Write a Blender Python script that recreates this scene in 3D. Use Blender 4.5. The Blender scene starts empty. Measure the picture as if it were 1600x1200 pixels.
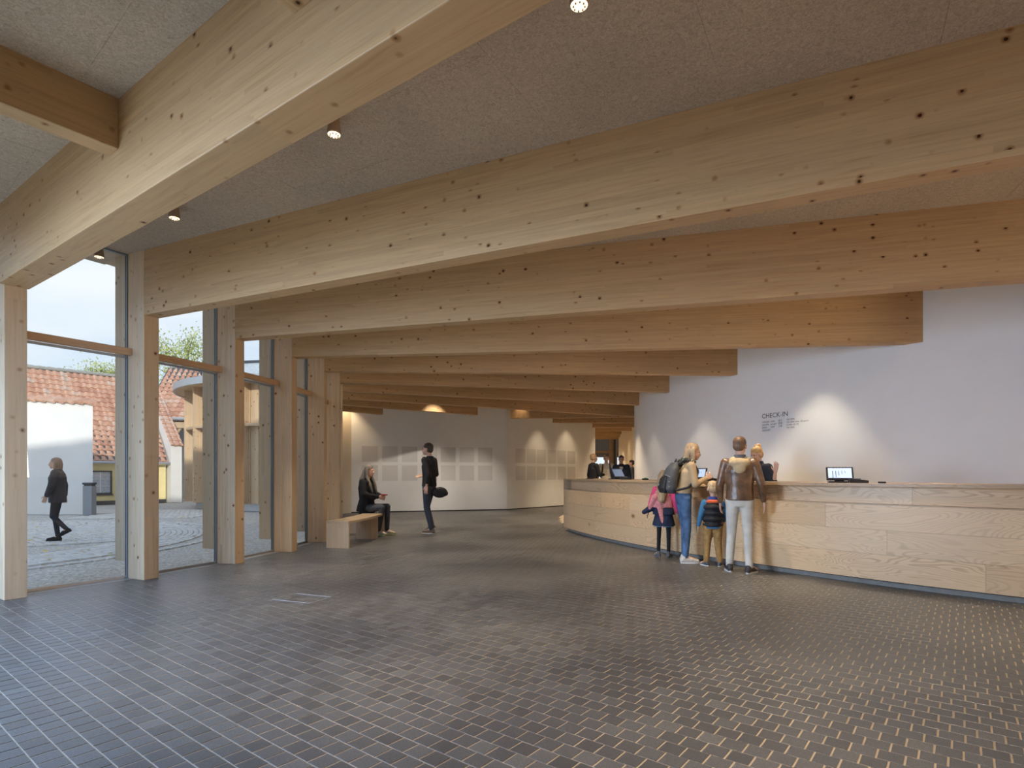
import bpy, bmesh, math, random
from mathutils import Vector, Matrix, Euler
import numpy as np
R = math.radians
rnd = random.Random(7)
SC = bpy.context.scene
COL = SC.collection

# ------------------------------------------------------------------ camera, sky, sun, exposure
EYE, F = 1.25, 900.0
cam_d = bpy.data.cameras.new('camera'); cam = bpy.data.objects.new('camera', cam_d); COL.objects.link(cam)
cam.location = (0, 0, EYE); cam.rotation_euler = (R(90), 0, 0)
cam_d.sensor_width = 36; cam_d.lens = F * 36 / 1600; cam_d.shift_y = 140 / 1600
cam_d.clip_start = .05; cam_d.clip_end = 300
SC.camera = cam
SC.view_settings.view_transform = 'Standard'; SC.view_settings.look = 'None'
SC.view_settings.gamma = 1; SC.view_settings.use_curve_mapping = False
SC.view_settings.exposure = 0.0
SKY_STRENGTH = 1.15
w = bpy.data.worlds.new('sky'); SC.world = w; w.use_nodes = True
nt = w.node_tree; nt.nodes.clear()
def _n(t, ty, **kw):
    n = t.nodes.new(ty)
    for k, v in kw.items():
        if hasattr(n, k): setattr(n, k, v)
        else: n.inputs[k.replace('_', ' ')].default_value = v
    return n
tc = _n(nt, 'ShaderNodeTexCoord')
sep = _n(nt, 'ShaderNodeSeparateXYZ'); nt.links.new(tc.outputs['Generated'], sep.inputs[0])
grad = _n(nt, 'ShaderNodeValToRGB'); nt.links.new(sep.outputs['Z'], grad.inputs[0])
grad.color_ramp.elements[0].position = 0.0; grad.color_ramp.elements[0].color = (.80, .88, .96, 1)
grad.color_ramp.elements[1].position = 0.75; grad.color_ramp.elements[1].color = (.40, .58, .88, 1)
mp = _n(nt, 'ShaderNodeMapping'); mp.inputs['Scale'].default_value = (1, 1, 3.2)
nt.links.new(tc.outputs['Generated'], mp.inputs[0])
cl = _n(nt, 'ShaderNodeTexNoise'); cl.inputs['Scale'].default_value = 2.6; cl.inputs['Detail'].default_value = 6
nt.links.new(mp.outputs[0], cl.inputs['Vector'])
cr = _n(nt, 'ShaderNodeValToRGB'); nt.links.new(cl.outputs['Fac'], cr.inputs[0])
cr.color_ramp.elements[0].position = .42; cr.color_ramp.elements[0].color = (0, 0, 0, 1)
cr.color_ramp.elements[1].position = .68; cr.color_ramp.elements[1].color = (1, 1, 1, 1)
mx = _n(nt, 'ShaderNodeMixRGB'); nt.links.new(cr.outputs[0], mx.inputs[0]); nt.links.new(grad.outputs[0], mx.inputs[1])
mx.inputs[2].default_value = (.93, .96, 1.0, 1)
bg = _n(nt, 'ShaderNodeBackground'); bg.inputs['Strength'].default_value = SKY_STRENGTH
nt.links.new(mx.outputs[0], bg.inputs['Color'])
wo = _n(nt, 'ShaderNodeOutputWorld'); nt.links.new(bg.outputs[0], wo.inputs[0])

sd = bpy.data.lights.new('sun', 'SUN'); sd.energy = 2.5; sd.angle = R(1.0); sd.color = (1, .93, .82)
sun = bpy.data.objects.new('sun', sd); COL.objects.link(sun); sun.location = (5, -10, 12)
sun_dir = Vector((-.36, .93, -.30)).normalized()
sun.rotation_euler = sun_dir.to_track_quat('-Z', 'Y').to_euler()
# unseen fill lamps, added out of frame; rear and right walls have no glazing
def area(name, loc, direction, sx, sy, power, color):
    d = bpy.data.lights.new(name, 'AREA'); d.shape = 'RECTANGLE'; d.size = sx; d.size_y = sy; d.energy = power; d.color = color
    o = bpy.data.objects.new(name, d); COL.objects.link(o); o.location = loc
    o.rotation_euler = Vector(direction).to_track_quat('-Z', 'Z').to_euler(); return o
area('fill_rear', (5, -6.8, 1.0), (0, .75, 0.66), 17, 1.9, 22, (1.0, .97, .93))  # added weak fill, tilted up at beams and ceiling
area('fill_side', (15.6, .2, .9), (-1, .12, .80), 6, 1.7, 1300, (1.0, .80, .58))  # added warm fill for the beam undersides and ceiling
area('fill_floor_blue', (-6.4, 2.0, 2.2), (.5, .15, -1), 5.5, 2.4, 780, (.36, .60, 1.0))  # added blue fill, aimed down to tint the floor near the glass
o_ = area('fill_wall_cool', (-6.9, 1.2, 1.5), (13.5, 7.5, -.9), 4.5, 2.2, 72, (.86, .93, 1.0)); o_.data.spread = R(80)
SPOT_W, WASH_W = 330, 110

# ------------------------------------------------------------------ helpers
def pt(x, y, Y):
    return Vector(((x - 800) / F * Y, Y, EYE + (740 - y) / F * Y))
class G:
    def __init__(s): s.v = []; s.f = []; s.m = []
    def add(s, v, f, mi=0):
        o = len(s.v); s.v += [tuple(p) for p in v]; s.f += [tuple(o + i for i in q) for q in f]; s.m += [mi] * len(f); return s
    def xf(s, M):
        s.v = [tuple(M @ Vector(p)) for p in s.v]; return s
    def box(s, a, b, M=None, mi=0):
        x0, y0, z0 = a; x1, y1, z1 = b
        v = [Vector(p) for p in ((x0,y0,z0),(x1,y0,z0),(x1,y1,z0),(x0,y1,z0),(x0,y0,z1),(x1,y0,z1),(x1,y1,z1),(x0,y1,z1))]
        if M is not None: v = [M @ p for p in v]
        return s.add(v, [(0,3,2,1),(4,5,6,7),(0,1,5,4),(1,2,6,5),(2,3,7,6),(3,0,4,7)], mi)
    def loft(s, rings, n=20, mi=0, cap=True):
        # rings: (cx,cy,cz,rx,ry[,M]) horizontal ellipses
        o = len(s.v); k = len(rings)
        for r in rings:
            cx, cy, cz, rx, ry = r[:5]
            for i in range(n):
                a = 2 * math.pi * i / n
                p = Vector((rx * math.cos(a), ry * math.sin(a), 0))
                if len(r) > 5: p = r[5] @ p
                s.v.append((cx + p.x, cy + p.y, cz + p.z))
        for j in range(k - 1):
            for i in range(n):
                a = o + j * n + i; b = o + j * n + (i + 1) % n
                s.f.append((a, b, b + n, a + n)); s.m.append(mi)
        if cap:
            s.f.append(tuple(o + i for i in reversed(range(n)))); s.m.append(mi)
            s.f.append(tuple(o + (k - 1) * n + i for i in range(n))); s.m.append(mi)
        return s
    def cap(s, a, b, ra, rb, n=12, mi=0):
        a = Vector(a); b = Vector(b); d = b - a; L = d.length
        if L < 1e-6: d = Vector((0, 0, 1)); L = 1e-6
        q = d.to_track_quat('Z', 'Y').to_matrix()
        rings = []
        for t in (-85, -60, -30, 0): rings.append((a, ra * math.cos(R(t)), ra * math.sin(R(t))))
        for t in (0, 30, 60, 85): rings.append((b, rb * math.cos(R(t)), rb * math.sin(R(t))))
        o = len(s.v); k = len(rings)
        for c, r, h in rings:
            for i in range(n):
                an = 2 * math.pi * i / n
                s.v.append(tuple(c + q @ Vector((r * math.cos(an), r * math.sin(an), h))))
        for j in range(k - 1):
            for i in range(n):
                p = o + j * n + i; r2 = o + j * n + (i + 1) % n
                s.f.append((p, r2, r2 + n, p + n)); s.m.append(mi)
        s.f.append(tuple(o + i for i in reversed(range(n)))); s.m.append(mi)
        s.f.append(tuple(o + (k - 1) * n + i for i in range(n))); s.m.append(mi)
        return s
    def ell(s, c, r, M=None, n=14, m=9, mi=0):
        o = len(s.v); c = Vector(c)
        for j in range(1, m):
            th = math.pi * j / m
            for i in range(n):
                a = 2 * math.pi * i / n
                p = Vector((r[0] * math.sin(th) * math.cos(a), r[1] * math.sin(th) * math.sin(a), -r[2] * math.cos(th)))
                if M is not None: p = M @ p
                s.v.append(tuple(c + p))
        t = Vector((0, 0, -r[2])); u = Vector((0, 0, r[2]))
        if M is not None: t = M @ t; u = M @ u
        s.v.append(tuple(c + t)); s.v.append(tuple(c + u)); B = o + (m - 1) * n; T = B + 1
        for j in range(m - 2):
            for i in range(n):
                p = o + j * n + i; q = o + j * n + (i + 1) % n
                s.f.append((p, q, q + n, p + n)); s.m.append(mi)
        for i in range(n):
            s.f.append((B, o + (i + 1) % n, o + i)); s.m.append(mi)
            s.f.append((T, o + (m - 2) * n + i, o + (m - 2) * n + (i + 1) % n)); s.m.append(mi)
        return s
    def prism(s, poly, z0, z1, mi=0):
        n = len(poly); o = len(s.v)
        s.v += [(p[0], p[1], z0) for p in poly] + [(p[0], p[1], z1) for p in poly]
        s.f.append(tuple(o + i for i in reversed(range(n)))); s.m.append(mi)
        s.f.append(tuple(o + n + i for i in range(n))); s.m.append(mi)
        for i in range(n):
            j = (i + 1) % n
            s.f.append((o + i, o + j, o + n + j, o + n + i)); s.m.append(mi)
        return s
    def mesh(s, name, mats, smooth=False):
        me = bpy.data.meshes.new(name); me.from_pydata(s.v, [], s.f)
        for m in (mats if isinstance(mats, (list, tuple)) else [mats]): me.materials.append(m)
        if any(s.m): me.polygons.foreach_set('material_index', s.m)
        if smooth: me.polygons.foreach_set('use_smooth', [True] * len(s.f))
        me.update(); return me
    def build(s, name, mats, parent=None, loc=None, rot=None, smooth=False, bevel=0, remesh=0, sm=4, **tags):
        o = link(name, s.mesh(name, mats, smooth), parent, loc, rot)
        if remesh:
            m = o.modifiers.new('remesh', 'REMESH'); m.mode = 'VOXEL'; m.voxel_size = remesh; m.use_smooth_shade = True
            if sm: m = o.modifiers.new('smooth', 'SMOOTH'); m.iterations = sm; m.factor = .5
        if bevel:
            m = o.modifiers.new('bevel', 'BEVEL'); m.width = bevel; m.segments = 2; m.limit_method = 'ANGLE'
        tag(o, **tags); return o
def link(name, me, parent=None, loc=None, rot=None):
    o = bpy.data.objects.new(name, me); COL.objects.link(o)
    if parent is not None: o.parent = parent
    if loc is not None: o.location = loc
    if rot is not None: o.rotation_euler = rot
    return o
def tag(o, label=None, cat=None, group=None, kind=None):
    if label: o['label'] = label
    if cat: o['category'] = cat
    if group: o['group'] = group
    if kind: o['kind'] = kind
    return o
def empty(name, loc=(0,0,0), rz=0, **tags):
    o = bpy.data.objects.new(name, None); COL.objects.link(o); o.location = loc; o.rotation_euler = (0, 0, rz)
    o.empty_display_size = .1
    return tag(o, **tags)
def clip(poly, nx, ny, d):                     # keep nx*x+ny*y<=d
    out = []
    for i in range(len(poly)):
        a = poly[i]; b = poly[(i + 1) % len(poly)]
        da = nx * a[0] + ny * a[1] - d; db = nx * b[0] + ny * b[1] - d
        if da <= 0: out.append(a)
        if (da < 0 < db) or (db < 0 < da):
            t = da / (da - db); out.append((a[0] + t * (b[0] - a[0]), a[1] + t * (b[1] - a[1])))
    return out

# ------------------------------------------------------------------ materials
def new_mat(name):
    m = bpy.data.materials.new(name); m.use_nodes = True; t = m.node_tree; b = t.nodes['Principled BSDF']; return m, t, b
def L(t, a, b): t.links.new(a, b)
def math_(t, op, a, b=None, c=None):
    n = t.nodes.new('ShaderNodeMath'); n.operation = op
    for i, x in enumerate((a, b, c)):
        if x is None: continue
        if isinstance(x, (int, float)): n.inputs[i].default_value = x
        else: t.links.new(x, n.inputs[i])
    return n.outputs[0]
def ramp(t, fac, stops):
    n = t.nodes.new('ShaderNodeValToRGB'); e = n.color_ramp.elements
    while len(e) < len(stops): e.new(.5)
    for el, (p, c) in zip(e, stops):
        el.position = p; el.color = (*c, 1) if len(c) == 3 else c
    t.links.new(fac, n.inputs[0]); return n.outputs[0]
def mix(t, fac, a, b, mode='MIX'):
    n = t.nodes.new('ShaderNodeMixRGB'); n.blend_type = mode
    for i, x in enumerate((fac, a, b)):
        if isinstance(x, (int, float)): n.inputs[i].default_value = x
        elif isinstance(x, (tuple, list)): n.inputs[i].default_value = (*x, 1)
        else: t.links.new(x, n.inputs[i])
    return n.outputs[0]
def noise(t, vec, scale, detail=3, rough=.5, dist=0):
    n = t.nodes.new('ShaderNodeTexNoise'); n.inputs['Scale'].default_value = scale; n.inputs['Detail'].default_value = detail
    n.inputs['Roughness'].default_value = rough; n.inputs['Distortion'].default_value = dist
    if vec is not None: t.links.new(vec, n.inputs['Vector'])
    return n.outputs['Fac']
def bump(t, b, h, strength=.3, dist=.01):
    n = t.nodes.new('ShaderNodeBump'); n.inputs['Strength'].default_value = strength; n.inputs['Distance'].default_value = dist
    t.links.new(h, n.inputs['Height']); t.links.new(n.outputs[0], b.inputs['Normal'])
def comb(t, x, y, z):
    n = t.nodes.new('ShaderNodeCombineXYZ')
    for i, a in enumerate((x, y, z)):
        if isinstance(a, (int, float)): n.inputs[i].default_value = a
        else: t.links.new(a, n.inputs[i])
    return n.outputs[0]
def objcoord(t, rand=True):
    tc = t.nodes.new('ShaderNodeTexCoord')
    if not rand: return tc.outputs['Object']
    oi = t.nodes.new('ShaderNodeObjectInfo')
    r = math_(t, 'MULTIPLY', oi.outputs['Random'], 37.0)
    v = t.nodes.new('ShaderNodeVectorMath'); v.operation = 'ADD'
    t.links.new(tc.outputs['Object'], v.inputs[0]); t.links.new(comb(t, r, math_(t, 'MULTIPLY', r, 1.0), 0.0), v.inputs[1])
    return v.outputs[0]
def plain(name, col, rough=.6, metal=0, var=.12, vs=12, bmp=0, bs=60, spec=.5, sheen=0):
    m, t, b = new_mat(name)
    b.inputs['Roughness'].default_value = rough; b.inputs['Metallic'].default_value = metal
    b.inputs['Specular IOR Level'].default_value = spec
    v = objcoord(t)
    f = noise(t, v, vs, 4)
    lo = tuple(c * (1 - var) for c in col); hi = tuple(min(1, c * (1 + var)) for c in col)
    L(t, ramp(t, f, [(.3, lo), (.7, hi)]), b.inputs['Base Color'])
    if bmp: bump(t, b, noise(t, v, bs, 5), bmp, .01)
    if sheen: b.inputs['Sheen Weight'].default_value = sheen
    return m
def glulam(name, along='x', lam='z', base=(.60, .43, .27), lw=.042, knots=True):
    m, t, b = new_mat(name)
    tc = t.nodes.new('ShaderNodeTexCoord'); oi = t.nodes.new('ShaderNodeObjectInfo')
    s = t.nodes.new('ShaderNodeSeparateXYZ'); L(t, tc.outputs['Object'], s.inputs[0])
    ax = {'x': s.outputs[0], 'y': s.outputs[1], 'z': s.outputs[2]}
    other = [c for c in 'xyz' if c not in (along, lam)][0]
    rr = math_(t, 'MULTIPLY', oi.outputs['Random'], 50)
    U = math_(t, 'ADD', ax[along], rr); V = ax[lam]; W = ax[other]
    lid = math_(t, 'FLOOR', math_(t, 'DIVIDE', V, lw))
    wn = t.nodes.new('ShaderNodeTexWhiteNoise'); wn.noise_dimensions = '2D'
    L(t, comb(t, lid, rr, 0), wn.inputs['Vector'])
    off = math_(t, 'MULTIPLY', wn.outputs['Value'], 2.3)
    bid = math_(t, 'FLOOR', math_(t, 'DIVIDE', math_(t, 'ADD', U, off), 1.9))
    wn2 = t.nodes.new('ShaderNodeTexWhiteNoise'); wn2.noise_dimensions = '3D'
    L(t, comb(t, lid, bid, rr), wn2.inputs['Vector'])
    tone = wn2.outputs['Value']
    shift = math_(t, 'MULTIPLY', tone, 9)
    gv = comb(t, math_(t, 'MULTIPLY', U, 1.1), math_(t, 'ADD', math_(t, 'MULTIPLY', V, 22), shift), math_(t, 'MULTIPLY', W, 22))
    g = noise(t, gv, 1.6, 5, .6, .6)
    kv = t.nodes.new('ShaderNodeTexVoronoi'); kv.inputs['Scale'].default_value = 5.6; kv.feature = 'F1'
    kin = comb(t, U, math_(t, 'ADD', V, math_(t, 'MULTIPLY', lid, .37)), W)
    L(t, kin, kv.inputs['Vector'])
    kd = math_(t, 'ADD', kv.outputs['Distance'], math_(t, 'MULTIPLY', math_(t, 'SUBTRACT', noise(t, kin, 45, 2), .5), .05))
    d = tuple(c * .74 for c in base); h = tuple(min(1, c * 1.12) for c in base)
    c1 = ramp(t, g, [(.3, h), (.55, base), (.8, (base[0] * .82, base[1] * .74, base[2] * .64))])
    c2 = mix(t, .8, c1, ramp(t, tone, [(0, (.88, .86, .83)), (.45, (1, 1, 1)), (1, (1.0, .96, .91))]), 'MULTIPLY')
    if knots:
        halo = ramp(t, kd, [(.085, (.62, .48, .36)), (.17, (1, 1, 1))])
        c2 = mix(t, 1, c2, halo, 'MULTIPLY')
        kk = ramp(t, kd, [(.05, (.10, .055, .035)), (.075, (1, 1, 1))])
        c2 = mix(t, 1, c2, kk, 'MULTIPLY')
    edge = math_(t, 'PINGPONG', math_(t, 'DIVIDE', V, lw), .5)
    c2 = mix(t, 1, c2, ramp(t, edge, [(.0, (.86, .84, .82)), (.035, (1, 1, 1))]), 'MULTIPLY')
    L(t, c2, b.inputs['Base Color'])
    b.inputs['Roughness'].default_value = .5; b.inputs['Specular IOR Level'].default_value = .3
    bump(t, b, g, .08, .004)
    return m
M = {}
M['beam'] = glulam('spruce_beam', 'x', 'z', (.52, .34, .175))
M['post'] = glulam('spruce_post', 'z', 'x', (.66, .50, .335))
M['fin'] = glulam('weathered_post', 'z', 'x', (.62, .50, .37))
M['rail'] = glulam('spruce_rail', 'x', 'z', (.52, .34, .21), knots=False)
M['clad'] = glulam('larch_cladding', 'z', 'x', (.66, .50, .34), .12)
def ash(name, base=(.72, .53, .34), dark=(.44, .29, .165)):
    m, t, b = new_mat(name)
    tc = t.nodes.new('ShaderNodeTexCoord'); oi = t.nodes.new('ShaderNodeObjectInfo')
    s = t.nodes.new('ShaderNodeSeparateXYZ'); L(t, tc.outputs['Object'], s.inputs[0])
    rr = oi.outputs['Random']; r9 = math_(t, 'MULTIPLY', rr, 91)
    U = math_(t, 'ADD', math_(t, 'MULTIPLY', s.outputs[0], .55), r9); V = math_(t, 'MULTIPLY', s.outputs[2], 2.6)
    W = math_(t, 'MULTIPLY', s.outputs[1], 2.6)
    v = comb(t, U, V, math_(t, 'ADD', W, math_(t, 'MULTIPLY', rr, 13)))
    big = noise(t, v, 1.15, 2.2, .5, .45)
    rings = math_(t, 'SINE', math_(t, 'MULTIPLY', big, 230))
    rf = ramp(t, math_(t, 'MULTIPLY_ADD', rings, .5, .5), [(.55, (0, 0, 0)), (.95, (1, 1, 1))])
    amt = ramp(t, noise(t, v, .9, 2), [(.38, (.12, .12, .12)), (.62, (.62, .62, .62))])
    fine = noise(t, comb(t, math_(t, 'MULTIPLY', s.outputs[0], 4), math_(t, 'MULTIPLY', s.outputs[2], 160), r9), 1, 3)
    c = mix(t, mix(t, 1, rf, amt, 'MULTIPLY'), base, dark)
    c = mix(t, .5, c, ramp(t, fine, [(.3, (.86, .84, .8)), (.7, (1, 1, 1))]), 'MULTIPLY')
    c = mix(t, 1, c, ramp(t, rr, [(0, (.80, .74, .66)), (.5, (1, 1, 1)), (1, (1.0, .92, .80))]), 'MULTIPLY')
    kv = t.nodes.new('ShaderNodeTexVoronoi'); kv.inputs['Scale'].default_value = 1.25
    L(t, comb(t, math_(t, 'ADD', s.outputs[0], r9), math_(t, 'MULTIPLY', s.outputs[2], 1.5), rr), kv.inputs['Vector'])
    c = mix(t, 1, c, ramp(t, kv.outputs['Distance'], [(.02, (.3, .2, .15)), (.055, (.72, .62, .52)), (.1, (1, 1, 1))]), 'MULTIPLY')
    L(t, c, b.inputs['Base Color']); b.inputs['Roughness'].default_value = .38; b.inputs['Specular IOR Level'].default_value = .4
    return m
M['ash'] = ash('ash_board'); M['ash_top'] = ash('ash_worktop', (.58, .42, .27), (.4, .26, .15))
M['bench'] = ash('bench_ash', (.56, .42, .28), (.42, .29, .18))
# dark stone floor tiles, one tone per tile
def tile_mat():
    m, t, b = new_mat('dark_floor_tile')
    g = t.nodes.new('ShaderNodeNewGeometry'); oi = t.nodes.new('ShaderNodeObjectInfo')
    r = math_(t, 'FRACT', math_(t, 'ADD', g.outputs['Random Per Island'], oi.outputs['Random']))
    base = ramp(t, r, [(0, (.068, .068, .070)), (.5, (.084, .083, .085)), (.95, (.100, .099, .100)), (1, (.118, .115, .112))])
    sp = noise(t, g.outputs['Position'], 160, 3, .7)
    c = mix(t, 1, base, ramp(t, sp, [(.35, (.6, .6, .6)), (.65, (1.45, 1.42, 1.4))]), 'MULTIPLY')
    L(t, c, b.inputs['Base Color'])
    L(t, math_(t, 'MULTIPLY_ADD', r, .08, .36), b.inputs['Roughness']); b.inputs['Specular IOR Level'].default_value = 1.0; b.inputs['Coat Weight'].default_value = 0
    bump(t, b, noise(t, g.outputs['Position'], 120, 4), .25, .003)
    return m
M['tile'] = tile_mat()
M['grout'] = plain('sand_grout', (.44, .345, .245), .9, var=.1)
def woodwool():
    m, t, b = new_mat('wood_wool_board')
    g = t.nodes.new('ShaderNodeNewGeometry')
    v = t.nodes.new('ShaderNodeMapping'); L(t, g.outputs['Position'], v.inputs[0])
    n1 = noise(t, g.outputs['Position'], 38, 5, .75, 1.5)
    n2 = noise(t, g.outputs['Position'], 1.1, 2)
    n3 = noise(t, g.outputs['Position'], 110, 3, .7, 2.5)
    c = ramp(t, n1, [(.33, (.41, .325, .235)), (.5, (.58, .48, .37)), (.66, (.71, .61, .49))])
    c = mix(t, .8, c, ramp(t, n3, [(.3, (.7, .68, .65)), (.6, (1.08, 1.08, 1.08))]), 'MULTIPLY')
    c = mix(t, 1, c, ramp(t, n2, [(.35, (.9, .9, .9)), (.65, (1.05, 1.03, 1.0))]), 'MULTIPLY')
    L(t, c, b.inputs['Base Color']); b.inputs['Roughness'].default_value = .95
    bump(t, b, n3, .6, .006); return m
M['wool'] = woodwool()
M['white'] = plain('white_wall_paint', (.83, .835, .835), .85, var=.015, vs=3, bmp=.05, bs=220)
M['warm_lit'] = plain('warm_lit_wall_paint', (.78, .70, .58), .85, var=.02, vs=3)  # warm lamplight on the pale walls put into their paint colour
M['limewash'] = plain('outdoor_limewash', (.86, .86, .85), .9, var=.03, vs=2, bmp=.3, bs=14)
M['yellow'] = plain('yellow_limewash', (.95, .80, .42), .9, var=.06, vs=2, bmp=.3, bs=14)
M['plinth'] = plain('tarred_plinth', (.10, .10, .11), .8)
M['steel'] = plain('grey_aluminium', (.30, .34, .38), .45, .3, var=.04)
M['darksteel'] = plain('dark_gasket', (.06, .07, .085), .5, var=.04)
M['sill'] = plain('aluminium_sill', (.36, .36, .37), .4, .5, var=.05)
M['darkstone'] = plain('dark_sill_stone', (.07, .07, .075), .4, var=.2)
M['void'] = plain('shadow_gap', (.03, .03, .03), .9)  # near-black colour standing in for shade inside gaps
M['acoustic'] = None
M['gravel'] = plain('gravel', (.56, .53, .49), .95, var=.45, vs=26, bmp=1, bs=40)
M['cobble'] = plain('granite_sett', (.68, .655, .62), .8, var=.2, vs=5, bmp=.4, bs=50)
M['leafy'] = plain('fallen_leaf_yellow', (.72, .55, .16), .7, var=.2)
M['zinc'] = plain('zinc', (.50, .54, .58), .45, .6, var=.06)
M['blackpl'] = plain('black_plastic', (.025, .025, .028), .4, var=.05)
M['grey_cable'] = plain('grey_plastic', (.22, .22, .23), .5)
M['bark'] = plain('bark', (.30, .26, .20), .9, var=.3, bmp=.6)
M['foliage'] = plain('autumn_foliage', (.42, .46, .16), .8, var=.4, vs=1.2)
M['green'] = plain('green_lamp_plastic', (.08, .55, .2), .5)
M['ink'] = plain('dark_wall_lettering', (.06, .065, .07), .6, var=.02)
M['roofskin'] = plain('roof_membrane', (.25, .25, .26), .9)
M['soffit'] = glulam('soffit_boards', 'x', 'y', (.60, .44, .29), .12, knots=False)
def acoustic():
    m, t, b = new_mat('perforated_grey_panel')
    tc = t.nodes.new('ShaderNodeTexCoord')
    ck = t.nodes.new('ShaderNodeTexVoronoi'); ck.inputs['Scale'].default_value = 45; ck.inputs['Randomness'].default_value = 0
    L(t, tc.outputs['Object'], ck.inputs['Vector'])
    L(t, ramp(t, ck.outputs['Distance'], [(.2, (.50, .49, .485)), (.34, (.70, .69, .69))]), b.inputs['Base Color'])
    b.inputs['Roughness'].default_value = .85; return m
M['acoustic'] = acoustic()
def rooftile():
    m, t, b = new_mat('red_clay_tile')
    g = t.nodes.new('ShaderNodeNewGeometry'); oi = t.nodes.new('ShaderNodeObjectInfo')
    r = math_(t, 'FRACT', math_(t, 'ADD', g.outputs['Random Per Island'], oi.outputs['Random']))
    c = ramp(t, r, [(0, (.50, .26, .18)), (.25, (.62, .34, .235)), (.8, (.70, .42, .30)), (1, (.66, .50, .41))])
    n1 = noise(t, g.outputs['Position'], 9, 4)
    c = mix(t, 1, c, ramp(t, n1, [(.3, (.8, .8, .82)), (.7, (1.08, 1.05, 1))]), 'MULTIPLY')
    L(t, c, b.inputs['Base Color']); b.inputs['Roughness'].default_value = .75; return m
M['rtile'] = rooftile()
def glass():
    m = bpy.data.materials.new('window_glass'); m.use_nodes = True; t = m.node_tree; t.nodes.clear()
    tr = t.nodes.new('ShaderNodeBsdfTransparent'); tr.inputs[0].default_value = (.95, .97, .97, 1)
    gl = t.nodes.new('ShaderNodeBsdfGlossy'); gl.inputs['Roughness'].default_value = .01
    lw = t.nodes.new('ShaderNodeLayerWeight'); lw.inputs[0].default_value = .5; frs = math_(t, 'MULTIPLY_ADD', math_(t, 'POWER', lw.outputs['Facing'], 5), .55, .03)
    ms = t.nodes.new('ShaderNodeMixShader'); L(t, frs, ms.inputs[0]); L(t, tr.outputs[0], ms.inputs[1]); L(t, gl.outputs[0], ms.inputs[2])
    o = t.nodes.new('ShaderNodeOutputMaterial'); L(t, ms.outputs[0], o.inputs[0]); return m
M['glass'] = glass()
def emit(name, col, st):
    m, t, b = new_mat(name); b.inputs['Base Color'].default_value = (*col, 1)
    b.inputs['Emission Color'].default_value = (*col, 1); b.inputs['Emission Strength'].default_value = st; return m
M['lamp'] = emit('lamp_lens', (1, .80, .55), 1.7)
M['bronze'] = plain('bronze_lamp_body', (.42, .30, .21), .45, .3, var=.05)

# ------------------------------------------------------------------ layout
CC = Vector((-11.39, 10.45)); RR = 7.985; STEP = 9.2
BDIR = {-6: -57, -5: -44.6, -4: -35.2, -3: -25.0, -2: -15.7, -1: -6.3, 0: 2.9, 1: 11.2, 2: 20.0, 3: 28.9, 4: 38.2, 5: 47.0}
def colpos(k):
    a = R(STEP * k); return Vector((CC.x + RR * math.cos(a), CC.y + RR * math.sin(a)))
WC = Vector((14.49, 15.0)); WR = 11.06      # check-in wall circle
def hit_wall(P, d):
    # first intersection of the ray P+t d with the wall circle
    q = P - WC; b = q.dot(d); c = q.length_squared - WR * WR; D = b * b - c
    return None if D < 0 else -b - math.sqrt(D)
ZB, ZC = 3.11, 3.87

# ---- floor
slab = G().prism([(-7.6, -9), (17, -9), (17, 36), (-1, 36), (-6.5, 17.5)] + [(CC.x + 7.62 * math.cos(R(a)), CC.y + 7.62 * math.sin(R(a))) for a in range(50, -100, -3)] , -.20, -.0012)
floor = slab.build('floor', M['grout'], kind='structure')
ang = math.atan2(900, -1145)                 # direction of the rows
u = Vector((math.cos(ang), math.sin(ang))); vv = Vector((-u.y, u.x)) * -1
PT = .1045; gap = .0085; gapv = .0055
tiles = []
RS = 7.80
CW = 13.30                                    # tiles stop under the counter
for j in range(-40, 330):
    o = (j % 2) * .5 + (.06 * math.sin(j * 1.7))
    for i in range(-230, 200):
        c = u * ((i + o) * PT) + vv * (j * PT)
        if c.y < 1.9 or c.y > 27: continue
        if abs(c.x) > .93 * c.y + .3: continue
        rc = (c - CC).length
        if rc < RS - .04: continue
        rw = (c - WC).length
        if rw < 13.2: continue
        if c.y > 18.3 + .32 * (c.x + 5) + .9 and c.x < 0: continue
        if c.y > 20 + 1.08 * c.x + .8 and c.x >= 0: continue
        if c.x < -5.3 and c.y > 12: continue
        tiles.append((c.y + .35 * abs(c.x), c, rc))
tiles.sort(key=lambda q: q[0])
hu, hv = u * (PT / 2 - gap / 2), vv * (PT / 2 - gapv / 2)
def tile_verts(c, near, z):
    cs = []
    for a, b in ((-1, -1), (1, -1), (1, 1), (-1, 1)):
        p = c + hu * a + hv * b
        if near:
            r = p - CC
            if r.length < RS: p = CC + r.normalized() * RS
        cs.append(p)
    return cs
def tile_geo(g, cs, z, org=Vector((0, 0))):
    ctr = sum(cs, Vector((0, 0))) / 4
    top = [p + (ctr - p).normalized() * .0012 for p in cs]
    v = [(p.x - org.x, p.y - org.y, -.006) for p in cs] + [(p.x - org.x, p.y - org.y, z - .0008) for p in cs] + [(p.x - org.x, p.y - org.y, z) for p in top]
    f = [(0,1,5,4),(1,2,6,5),(2,3,7,6),(3,0,4,7),(4,5,9,8),(5,6,10,9),(6,7,11,10),(7,4,8,11),(8,9,10,11)]
    if (cs[1] - cs[0]).cross(cs[2] - cs[1]) < 0: f = [tuple(reversed(q)) for q in f]
    g.add(v, f)
proto = G(); tile_geo(proto, tile_verts(Vector((0, 0)), False, 0), .001); pm = proto.mesh('floor_tile', M['tile'])
for k, (d, c, rc) in enumerate(tiles[:298]):
    link('floor_tile', pm, floor, (c.x, c.y, rnd.uniform(-.0004, .0006)))
rest = G()
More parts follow.
